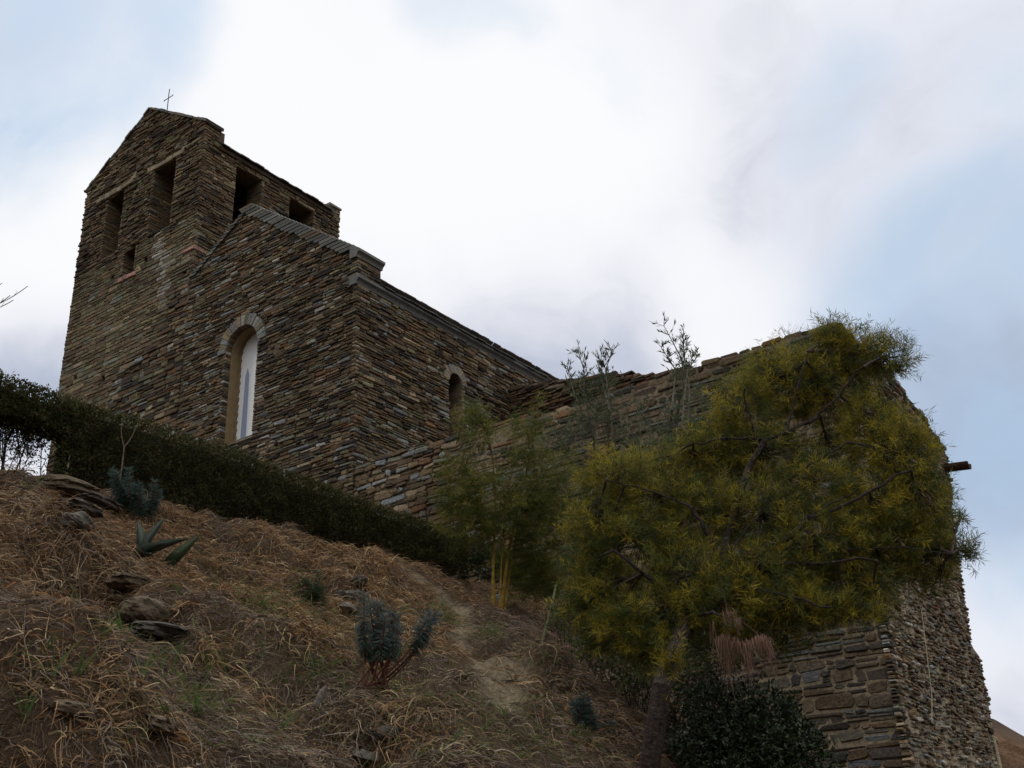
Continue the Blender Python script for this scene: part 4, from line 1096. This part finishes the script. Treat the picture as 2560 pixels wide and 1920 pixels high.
for px, py, rx, ry, dist, nt_, ysh in TB:
    c, P, v = crown_pts(px, py, rx * .92, ry * .92, dist, int(nt_ * 1.5))
    D = norm(v * .8 + np.array((0, 0, .45)) + nr.normal(0, .35, P.shape))
    f = nr.rand(len(P))
    cl_ = nr.rand(len(P), 1)
    cols = np.where(f[:, None] < ysh * .62, YEL * (.65 + .5 * cl_), np.where(f[:, None] < ysh * .62 + .28, OLV * (.7 + .5 * cl_), np.where(f[:, None] < .93, GRN * (.7 + .6 * cl_), DKG)))
    tufts(LT, P - D * .08, D, cols, 32, (.10, .24), (.035, .085), (.0030, .0055))
    # inner fine greenery
    c, P2, v2 = crown_pts(px, py, rx * .75, ry * .75, dist + .12, int(nt_ * .8), .1)
    tufts(LT, P2, v2 + np.array((0, 0, .3)), GRN * nr.uniform(.6, 1.2, (len(P2), 1)), 26, (.1, .22), (.035, .08), (.003, .0055))
    i0 = np.argmin(((npos - c) ** 2).sum(1))
    hubs = [c] + [P[i] for i in nr.randint(len(P), size=3)]
    limbp = bez(npos[i0], c, (0, 0, .04), 6); mbw.tube(limbp, np.linspace(.011, .006, 6), BK, 5)
    sel = nr.choice(len(P), size=max(4, int(len(P) * .45)), replace=False)
    for i in sel:
        s_ = limbp[nr.randint(2, 6)]
        mbw.tube(bez(s_, P[i], nr.normal(0, .03, 3) + np.array((0, 0, -.02)), 4), [.0048, .0038, .0028, .0016], BK * np.array(1.0), 3)
mbw.build('trunk', BARK, tree)
LT.build('crown', LEAF, tree)
# dead pink-brown fronds hanging from a low branch
mb = MB(); B = Blades()
dd0 = ray(1560, 1265) * 7.75
dfr = thing('dead_fronds', dd0, 'bunch of dead pinkish-brown fronds hanging from the feathery tree', 'dead branch')
mb.tube(np.vstack([bez(ray(1552, 1225) * 7.8, ray(1572, 1330) * 7.6, (0, 0, 0), 5), bez(ray(1572, 1330) * 7.6, ray(1600, 1375) * 7.5, (0, 0, .02), 4)[1:]]), np.linspace(.012, .006, 8), (.09, .06, .045), 5)
mb.tube(bez(ray(1572, 1330) * 7.6, ray(1640, 1375) * 7.5, (0, 0, .05), 5), np.linspace(.007, .003, 5), (.09, .06, .045), 5)
mb.build('stem', BARK, dfr)
for px, py, w, ln_, nn in ((1563, 1385, 14, 75, 130), (1585, 1395, 14, 60, 110), (1612, 1395, 9, 80, 110), (1640, 1385, 12, 52, 110), (1655, 1390, 10, 78, 100), (1568, 1410, 8, 120, 50), (1617, 1420, 6, 75, 45), (1575, 1330, 14, 40, 60), (1595, 1345, 10, 35, 50), (1537, 1350, 4, 110, 12)):
    s = DD / FPX * 7.5; t = np.linspace(0, 1, 5)
    o = ray(px, py - 8) * 7.5 + RIGHT * nr.normal(0, w * s * .5, (nn, 1)) + FWD * nr.normal(0, .03, (nn, 1)) + UPV * nr.normal(0, 4 * s, (nn, 1))
    l = ln_ * s * np.minimum(nr.uniform(.25, 1.1, nn), nr.uniform(.4, 1.1, nn))
    path = o[:, None] + (RIGHT * nr.normal(0, .20, (nn, 1, 1)) + FWD * nr.normal(0, .1, (nn, 1, 1))) * l[:, None, None] * t[None, :, None] ** 1.5 - UPV * l[:, None, None] * t[None, :, None]
    B.add(path, nr.uniform(.003, .006, nn), np.array((.24, .145, .105)) * nr.uniform(.5, 1.3, (nn, 1)))
B.build('fronds', DRY, dfr)

# --- dark undergrowth added to deepen the shade in the gully below the crown
ub = hit(1330, 1440)
und = thing('shade_thicket', ub, 'added dark tangled bramble deepening the shade in the gully under the feathery tree', 'bramble')
LU = Leaves(); mb = MB()
for px, py, rx, ry, dist, nn in ((1290, 1400, 70, 45, 8.9, 700), (1370, 1450, 80, 50, 8.6, 800), (1450, 1520, 70, 55, 8.2, 700), (1220, 1330, 50, 45, 9.6, 500), (1500, 1470, 60, 60, 8.6, 600), (1540, 1420, 60, 50, 8.8, 500)):
    c, P, v = crown_pts(px, py, rx, ry, dist, nn, .15)
    LU.add(P, norm(v * .5 + nr.normal(0, .7, P.shape) + np.array((0, 0, .2))), nr.uniform(.022, .05, nn), nr.uniform(.010, .02, nn), np.array((.034, .045, .018)) * nr.uniform(.5, 1.6, (nn, 1)) + (nr.rand(nn, 1) < .15) * np.array((.03, .012, .004)))
    for i in range(0, nn, 40): mb.tube(bez(np.array((c[0], c[1], float(ground(c[0], c[1])))) + nr.normal(0, .08, 3) * (1, 1, 0), P[i], (0, 0, .15), 5), [.005, .004, .0035, .003, .0015], (.07, .045, .035), 4)
run_ = [ray(px, py) * d_ for px, py, d_ in ((1220, 1330, 9.6), (1290, 1400, 8.9), (1370, 1450, 8.6), (1450, 1520, 8.2), (1500, 1470, 8.6), (1540, 1420, 8.8))]
mb.tube(np.array(run_), .006, (.07, .045, .035), 5)
mb.build('stems', BARK, und); LU.build('foliage', LEAF, und)

# --- dark evergreen bush where the hedge meets the bamboo
vb = hit(1030, 1232)
evb = thing('evergreen_bush', vb, 'dark evergreen bush filling the corner between the hedge end and the bamboo', 'bush')
LU = Leaves(); mb = MB(); vd = min(np.linalg.norm(vb), np.linalg.norm(onplane(1060, 1215, 1, YF)) - .75)
for px, py, rx, ry, dd_, nn in ((1015, 1190, 45, 36, .1, 1500), (1060, 1215, 50, 40, .1, 1500), (1120, 1225, 55, 40, .1, 1500), (980, 1180, 30, 24, .0, 700), (1170, 1260, 45, 40, -.1, 1000)):
    c, P, v = crown_pts(px, py, rx, ry, vd + dd_, nn, .3)
    LU.add(P, norm(v * .6 + nr.normal(0, .6, P.shape) + np.array((0, 0, .2))), nr.uniform(.028, .055, nn), nr.uniform(.014, .026, nn), np.array((.032, .044, .016)) * nr.uniform(.5, 1.6, (nn, 1)))
    for i in range(0, nn, 60): mb.tube(bez(vb + np.array((0, 0, -.05)), P[i], (0, 0, .1), 5), [.007, .006, .0045, .003, .0015], (.05, .04, .03), 4)
mb.build('stems', BARK, evb); LU.build('foliage', LEAF, evb)

# --- two taller grey-green shrubs behind the tree, their tips above the wall
def tall_shrub(base, stems, blobs, label, colr, ll=(.042, .072), lw=(.008, .0125)):
    t = thing('tall_shrub', base, label, 'shrub', 'tall shrubs against the ruin wall')
    mb = MB(); LV = Leaves()
    for pts in stems:
        p = np.array([ray(a, b) * d for a, b, d in pts]); p = np.vstack([[np.array(base) - (0, 0, .1)], p])
        tt = np.linspace(0, len(p) - 1, 14); q = np.stack([np.interp(tt, range(len(p)), p[:, i]) for i in range(3)], 1)
        mb.tube(q, np.linspace(.016, .003, 14), (.16, .15, .115), 5)
        # sprigs towards the tip
        for i in range(7, 14):
            for _ in range(3):
                d = norm(np.array((rnd.uniform(-1, 1), rnd.uniform(-1, 1), rnd.uniform(.3, 1.4))))
                tip = q[i] + d * rnd.uniform(.06, .2) * (1.5 - i / 14)
                mb.tube([q[i], tip], [.0025, .0012], (.14, .14, .10), 3)
                m_ = 7
                P = q[i] + (tip - q[i]) * nr.uniform(.1, 1, (m_, 1))
                LV.add(P, norm(d + nr.normal(0, .45, (m_, 3)) + np.array((0, 0, .35))), nr.uniform(*ll, m_), nr.uniform(*lw, m_), colr * nr.uniform(.7, 1.3, (m_, 1)))
    for px, py, rx, ry, dist, nn in blobs:
        c, P, v = crown_pts(px, py, rx, ry, dist, nn, .1)
        D = norm(v * .6 + np.array((0, 0, .6)) + nr.normal(0, .4, P.shape))
        tufts(LV, P, D, colr * nr.uniform(.6, 1.25, (nn, 1)), 9, (.10, .2), ll, lw)
        for i in range(0, nn, 2): mb.tube([c + (P[i] - c) * .2, P[i], P[i] + D[i] * .12], [.004, .003, .0015], (.13, .12, .09), 3)
    mb.build('stems', BARK, t); LV.build('foliage', LEAF, t)
GG = np.array((.085, .108, .058))
b1 = hit(1290, 1290)
tall_shrub(b1, [[(1300, 1000, 10.6), (1262, 860, 10.9), (1262, 800, 11.0), (1250, 764, 11.0)], [(1330, 1000, 10.6), (1312, 840, 10.9), (1308, 800, 11), (1322, 758, 11.0)], [(1290, 960, 10.7), (1240, 850, 10.9), (1226, 792, 11)], [(1320, 900, 10.7), (1300, 820, 11), (1298, 772, 11)]],
           [(1265, 850, 35, 30, 10.9, 26), (1310, 850, 35, 30, 10.9, 24), (1280, 910, 60, 45, 10.7, 55), (1240, 950, 60, 40, 10.6, 36), (1360, 930, 45, 45, 10.7, 34), (1200, 960, 40, 30, 10.6, 18)], 'grey-green leafy shrub with two forked tips above the lower end of the ruin wall', GG)
b2 = hit(1400, 1330)
tall_shrub(b2, [[(1480, 1000, 10.2), (1490, 830, 10.5), (1470, 770, 10.6), (1434, 704, 10.6)], [(1470, 950, 10.2), (1484, 800, 10.5), (1508, 768, 10.6)], [(1450, 900, 10.3), (1460, 800, 10.6), (1428, 750, 10.6)], [(1470, 850, 10.4), (1478, 780, 10.6), (1476, 728, 10.6)]],
           [(1490, 860, 28, 45, 10.5, 30), (1460, 930, 60, 50, 10.3, 56), (1420, 980, 60, 45, 10.2, 44), (1500, 950, 40, 45, 10.2, 30), (1390, 900, 25, 40, 10.4, 14)], 'grey-green leafy shrub with one bent tip above the middle of the ruin wall', GG)

# --- bamboo with yellow culms
bb = hit(1068, 1312)
bam = thing('bamboo_clump', bb, 'clump of bamboo with yellow culms and fine green leaves', 'bamboo')
bd = np.linalg.norm(bb)
CULMS = [[(1064, 1318, 0), (1066, 1200, .05), (1070, 1080, .1), (1064, 980, .1), (1040, 900, .1)], [(1082, 1300, .1), (1100, 1180, .1), (1128, 1060, .15), (1150, 960, .15), (1165, 890, .1)], [(1090, 1300, .15), (1108, 1190, .15), (1125, 1120, .1), (1170, 1020, .0)], [(1072, 1310, .1), (1060, 1180, .15), (1030, 1070, .1), (985, 960, .05)], [(1078, 1305, 0), (1085, 1180, 0), (1100, 1050, -.05), (1110, 960, -.1)]]
LV = Leaves(); LB = []
for i, cpt in enumerate(CULMS):
    mb = MB()
    p = np.array([ray(a, b) * (bd + d) for a, b, d in cpt]); p[0] = p[0] - (0, 0, .08)
    tt = np.linspace(0, len(p) - 1, 22); q = np.stack([np.interp(tt, range(len(p)), p[:, k]) for k in range(3)], 1)
    q[1:-1] = (q[:-2] + 2 * q[1:-1] + q[2:]) / 4
    r = np.linspace((.019, .020, .011, .009, .010)[i], .003, 22) * np.where(np.arange(22) % 3 == 0, 1.14, 1.0)
    kk = np.linspace(0, 1, 22)[:, None]
    colr = np.array((.33, .22, .04)) * (1 - kk) + np.array((.13, .135, .03)) * kk
    mb.tube(q, r, np.repeat(colr, 7, 0), 7)
    mb.build('culm', BARK, bam)
    LB.append(q)
mb = MB()
for px, py, rx, ry, dd_, nn in ((1055, 1080, 105, 90, 0, 210), (990, 1040, 45, 60, .05, 50), (1030, 935, 45, 50, .05, 60), (1010, 895, 22, 26, .1, 18), (1130, 960, 45, 60, .1, 55), (1165, 1010, 45, 60, .1, 50), (1140, 1120, 90, 70, .12, 140), (1010, 1130, 65, 50, 0, 80), (1120, 1210, 60, 40, .25, 50), (1180, 1150, 60, 70, .1, 70), (950, 1090, 25, 30, .05, 14), (1165, 900, 14, 40, .1, 14), (1200, 1230, 60, 60, .3, 80), (1195, 1100, 45, 90, .35, 90), (1215, 1020, 40, 50, .4, 40), (1150, 1250, 60, 50, .4, 60)):
    c, P, v = crown_pts(px, py, rx, ry, bd + dd_, int(nn * 1.75), .1)
    n = len(P)
    allq = np.concatenate(LB)
    for i in range(0, n, 2):
        k_ = np.argmin(((allq - P[i] - np.array((0, 0, -.15))) ** 2).sum(1))
        mb.tube(bez(allq[k_], P[i], (0, 0, .05), 4), [.0035, .0028, .002, .0013], (.12, .12, .03), 3)
    f = nr.rand(n, 1)
    cols = np.where(f < .35, np.array((.14, .145, .028)), np.where(f < .8, np.array((.075, .10, .024)), np.array((.19, .165, .032)))) * nr.uniform(.65, 1.25, (n, 1))
    D = norm(v * .5 + np.array((0, 0, .3)) + nr.normal(0, .5, P.shape))
    tufts(LV, P, D, cols, 15, (.09, .2), (.05, .10), (.005, .009), droop=.25)
mb.build('branches', BARK, bam)
LV.build('foliage', LEAF, bam)

# --- leaning cut cane right of the bamboo
mb = MB()
cb_ = hit(1166, 1388); cd = np.linalg.norm(cb_)
q = bez(cb_ - np.array((0, 0, .05)), ray(1201, 1262) * (cd + .1), (0, 0, 0), 8) + np.outer(np.sin(np.linspace(0, 3, 8)), RIGHT * .012)
mb.tube(q, [.014, .013, .0135, .012, .0135, .012, .012, .011], (.15, .16, .07), 7)
tag(mb.build('cane', BARK), 'pale green leaning cane standing alone right of the bamboo', 'cane')

# --- dark glossy shrub at the foot of the wall
sb = hit(1600, 1655)
shr = thing('glossy_shrub', sb, 'dark green glossy-leaved shrub at the bottom below the dead fronds', 'shrub')
LV = Leaves(); mb = MB()
sd = 7.75
for px, py, rx, ry, dd_, nn in ((1600, 1600, 130, 105, 0, 2600), (1560, 1530, 70, 50, .0, 800), (1690, 1590, 70, 70, 0, 900), (1735, 1640, 50, 40, .0, 520), (1500, 1610, 70, 70, .1, 700), (1640, 1690, 160, 80, -.1, 1500), (1640, 1525, 40, 40, 0, 300), (1545, 1490, 22, 40, .1, 160), (1710, 1535, 25, 35, .05, 160), (1760, 1590, 22, 30, .05, 120), (1600, 1480, 20, 30, 0, 110)):
    c, P, v = crown_pts(px, py, rx, ry, sd + dd_, nn, .45)
    P = P + .05 * (nr.rand(nn, 1) - .5) * v + (vnoise(P[:, 0] * 6, P[:, 2] * 6 + P[:, 1] * 6, 3) - .5)[:, None] * v * .30
    D = norm(v * .7 + nr.normal(0, .6, P.shape) + np.array((0, 0, .2)))
    cols = np.array((.017, .029, .010)) * nr.uniform(.5, 1.6, (nn, 1)) + (nr.rand(nn, 1) < .08) * np.array((.02, .03, .008))
    LV.add(P, D, nr.uniform(.025, .045, nn), nr.uniform(.014, .024, nn), cols)
    for i in range(0, nn, 24): mb.tube(bez(sb + nr.normal(0, .05, 3) * (1, 1, 0), P[i], (0, 0, .1), 5), [.008, .006, .005, .003, .002], (.05, .045, .03), 4)
mb.build('stems', BARK, shr)
LV.build('foliage', GLOSSLEAF, shr)

# --- spurges: reddish stems with blue-green bottle-brush heads
def spurge(px, py, heads, label, spread=.10, leafl=(.045, .075), cold=(.095, .13, .122), stemc=(.105, .045, .034), red=True):
    b = hit(px, py); d = np.linalg.norm(b)
    t = thing('spurge_plant', b, label, 'plant', 'blue-green spurges on the bank')
    mb = MB(); LV = Leaves()
    for hx, hy, nst, frac in heads:
        for k in range(nst):
            tip = ray(hx + rnd.gauss(0, 11), hy + rnd.gauss(0, 10)) * (d + rnd.uniform(-.1, .1))
            foot = b + np.array((rnd.uniform(-1, 1) * spread, rnd.uniform(-1, 1) * spread, 0)); foot[2] = float(ground(foot[0], foot[1])) - .02
            L_ = np.linalg.norm(tip - foot)
            side = RIGHT * (np.dot(foot - tip, RIGHT)) * -.25
            q = bez(foot, tip, side + np.array((0, 0, -.05)), 12)
            mb.tube(q, np.linspace(.007, .004, 12), np.array(stemc) * rnd.uniform(.7, 1.3), 5)
            nl = int(520 * L_ * frac / .3 * .48)
            s = 1 - frac * nr.rand(nl) ** .9
            P = np.stack([np.interp(s, np.linspace(0, 1, 12), q[:, i]) for i in range(3)], 1)
            ax = norm(q[-1] - q[-3])
            rad = norm(np.cross(np.tile(ax, (nl, 1)), nr.normal(size=(nl, 3))))
            up_ = ((s - (1 - frac)) / frac)[:, None]
            D = norm(rad + ax * (-.35 + 1.1 * up_ ** 2) + np.array((0, 0, -.25)) * (1 - up_))
            c = np.array(cold) * nr.uniform(.6, 1.45, (nl, 1)) * np.where(up_ < .3, np.array((.7, .75, .6)), 1.0)
            LV.add(P, D, nr.uniform(*leafl, nl), nr.uniform(.005, .008, nl), c)
            if red: LV.add(tip + nr.normal(0, .006, (14, 3)), norm(ax + nr.normal(0, .6, (14, 3))), np.full(14, .012), np.full(14, .004), np.tile((.17, .06, .06), (14, 1)))
    mb.build('stems', BARK, t); LV.build('foliage', LEAF, t)
spurge(815, 1500, [(800, 1288, 2, .5), (815, 1310, 2, .46), (792, 1350, 2, .38), (850, 1318, 3, .46), (862, 1365, 2, .36), (928, 1336, 3, .38)], 'largest blue-green spurge with bare red stems in the middle of the bank', .11)
spurge(300, 1108, [(268, 1022, 4, .75), (250, 1045, 3, .75), (300, 1040, 4, .75), (335, 1058, 3, .7), (285, 1062, 4, .75), (318, 1070, 3, .75), (255, 1075, 3, .7), (345, 1075, 2, .7)], 'bushy blue-green spurge in front of the hedge near the rock slabs', .09, cold=(.07, .11, .10), red=False)
spurge(1268, 1572, [(1245, 1510, 3, .8), (1265, 1520, 3, .8), (1285, 1545, 3, .8), (1255, 1545, 2, .8), (1300, 1560, 2, .8)], 'small dark blue-green spurge low on the bank near the tree trunk', .06, cold=(.05, .085, .078), red=False)
spurge(672, 1290, [(650, 1255, 3, .9), (672, 1250, 3, .9), (692, 1262, 3, .9), (668, 1270, 3, .9)], 'low dark green tuft on the bank right of the agaves', .07, cold=(.045, .07, .035), red=False)

# --- agaves
def agave_leaf(parent, base, d, ln_, wd, colr, curve=.12):
    d = norm(np.array(d)); s = norm(np.cross(d, UPV)); u = np.cross(s, d)
    k = 10; V = []; K = []
    for i in range(k):
        t = i / (k - 1)
        c = np.array(base) + d * ln_ * t + u * (-curve * ln_ * t * t)
        w = wd * (.62 + .38 * math.sin(min(1, t * 2.2) * math.pi / 2)) * (1 - t ** 2.6) + .0015
        th = .014 * (1 - t) + .002
        V += [c - s * w / 2 + u * w * .22, c - u * th * .3, c + s * w / 2 + u * w * .22, c - u * (th + w * .1)]
        K += [np.array(colr) * (1.15, 1.15, .9)] + [np.array(colr)] + [np.array(colr) * (1.15, 1.15, .9)] + [np.array(colr) * .9]
    F = [(i * 4 + j, i * 4 + (j + 1) % 4, i * 4 + 4 + (j + 1) % 4, i * 4 + 4 + j) for i in range(k - 1) for j in range(4)] + [(3, 2, 1, 0), tuple((k - 1) * 4 + j for j in range(4))]
    mb = MB(); mb.add(V, F, np.array(K)); mb.build('leaf', GLOSSLEAF, parent, smooth=True)
ab = hit(302, 1198); ag = thing('agave', ab, 'blue-grey agave with several broad pointed leaves below the rock slabs', 'agave', 'agaves on the bank')
for dx, dz, df, l, w in ((-.05, 1, -.1, .17, .055), (.35, 1.0, .1, .22, .06), (.95, .5, .1, .24, .062), (.75, .25, -.5, .19, .06), (.5, -.05, -.7, .16, .055), (-.5, .7, .2, .13, .05)):
    agave_leaf(ag, ab + np.array((0, 0, -.01)), RIGHT * dx + UPV * dz + FWD * df, l * 1.55, w * 2.4, np.array((.058, .078, .066)) * rnd.uniform(.75, 1.2))
ab = hit(356, 1228); ag = thing('agave', ab, 'young agave showing one big green upright leaf to the right', 'agave', 'agaves on the bank')
for dx, dz, df, l, w in ((.9, .62, -.1, .35, .17), (.6, .1, -.5, .14, .08)):
    agave_leaf(ag, ab, RIGHT * dx + UPV * dz + FWD * df, l, w, (.048, .075, .038), -.18)

# --- iris shoots
IR = [(1670, 640), (1390, 490), (1160, 540), (790, 790), (300, 920), (1020, 1040), (1090, 1050), (1345, 1040), (1465, 1060), (1830, 1110), (1200, 1130), (1310, 1100), (1080, 1380), (150, 1350), (2020, 1040), (2000, 740), (490, 1080), (335, 1090), (900, 1090), (1150, 950), (650, 830), (1900, 560), (2190, 1180), (1280, 1330), (1800, 1440)]
IR = [((a / 2.572) / DD, (1275 + b / 2.572) / DD) for a, b in IR] + [(853, 1505), (855, 1570), (1000, 1545), (1180, 1520), (1240, 1600), (1100, 1560), (1325, 1520), (1330, 1440), (955, 1315), (70, 1058), (62, 1060), (105, 1060)]
proto = []
for v in range(4):
    B = Blades(); nn = rnd.randint(5, 8); t = np.linspace(0, 1, 6)
    fan = rnd.uniform(0, 3.14)
    az = np.array([fan + (0 if rnd.random() < .5 else math.pi) + rnd.gauss(0, .25) for _ in range(nn)])
    lean = nr.uniform(.05, .7, nn); l = nr.uniform(.09, .17, nn)
    path = np.stack([np.cos(az)[:, None] * lean[:, None] * l[:, None] * t ** 1.4, np.sin(az)[:, None] * lean[:, None] * l[:, None] * t ** 1.4, l[:, None] * t * (1 - .25 * lean[:, None] * t) - .01], -1) + nr.normal(0, .006, (nn, 1, 3)) * (1, 1, 0)
    B.add(path, nr.uniform(.009, .016, nn), np.array((.095, .15, .042)) * nr.uniform(.65, 1.25, (nn, 1)))
    o = B.build('iris_shoot', LEAF); proto.append(o)
for i, (px, py) in enumerate(IR):
    o = proto[i] if i < 4 else proto[i % 4].copy()
    if i >= 4: C.objects.link(o)
    p = hit(px, py); o.location = tuple(p); o.rotation_euler = (0, .18, rnd.uniform(0, 6.28)); s = rnd.uniform(.75, 1.25); o.scale = (s, s, s)
    tag(o, 'short fan of fresh green iris leaves sprouting through the dry litter on the bank', 'iris', 'iris shoots on the bank')

# --- bare sapling against the hedge
sp = ray(264, 1004) * 10.2; sp[2] = float(ground(sp[0], sp[1])); 
mb = MB()
jn = onplane(268, 966, 0, -8.86)
base = np.array((-8.86, jn[1] - .02, float(ground(-8.86, jn[1])) - .03))
mb.tube(bez(base, jn, (0, .02, 0), 6), np.linspace(.009, .007, 6), (.15, .115, .08), 5)
mb.tube(bez(jn, onplane(264, 908, 0, -8.86), (0, -.04, 0), 7), np.linspace(.006, .0025, 7), (.17, .13, .09), 5)
mb.tube(bez(jn, onplane(298, 912, 0, -8.86), (0, .035, 0), 7), np.linspace(.005, .002, 7), (.15, .115, .08), 5)
tag(mb.build('bare_sapling', BARK), 'thin leafless forked sapling standing against the dark hedge', 'sapling')
# --- dry weeds on top of the ruin wall
mb = MB()
w0 = onplane(1712, 728, 1, YF + .2); w0[2] -= .08
for i in range(16):
    tip = w0 + RIGHT * rnd.uniform(-.17, .19) + UPV * rnd.uniform(.12, .28) + FWD * rnd.uniform(-.05, .05)
    mb.tube(bez(w0 + RIGHT * rnd.uniform(-.06, .06), tip, RIGHT * rnd.uniform(-.05, .05), 5), [.0035, .003, .0025, .0018, .0012], (.13, .105, .08), 4)
    for _ in range(3):
        q = w0 + (tip - w0) * rnd.uniform(.5, .95); mb.tube([q, q + RIGHT * rnd.uniform(-.05, .05) + UPV * rnd.uniform(.02, .06)], [.002, .001], (.13, .105, .08), 3)
tag(mb.build('dry_weed', BARK), 'dry twiggy weed growing on top of the ruin wall beside the tree', 'weed')
# --- bare tree beyond the left edge, only its twig tips in view
bt0 = np.array(ray(-260, 1000) * 16); bt0[2] = 2.6
tr_ = thing('bare_tree', bt0, 'bare tree whose thin twig tips reach in at the left edge', 'tree')
mb = MB()
crown0 = ray(-200, 640) * 16
mb.tube(bez(bt0, crown0, (0, 0, 0), 8), np.linspace(.09, .05, 8), (.09, .07, .055), 8)
for px, py, bx, by in ((60, 618, -40, 668), (22, 638, -50, 672), (29, 648, -60, 676), (4, 612, -80, 640), (7, 808, -60, 880), (-30, 560, -150, 600), (-60, 750, -150, 700)):
    j = ray(bx, by) * 16
    mb.tube(bez(crown0, j, (0, 0, -.1), 6), np.linspace(.02, .009, 6), (.09, .075, .06), 5)
    q = bez(j, ray(px, py) * 16, (0, 0, -.11), 8); mb.tube(q, np.linspace(.008, .005, 8), (.12, .10, .085), 4)
    for i in (3, 5): mb.tube([q[i], q[i] + RIGHT * .03 + UPV * .07], [.003, .002], (.12, .1, .08), 3)
mb.build('branches', BARK, tr_)
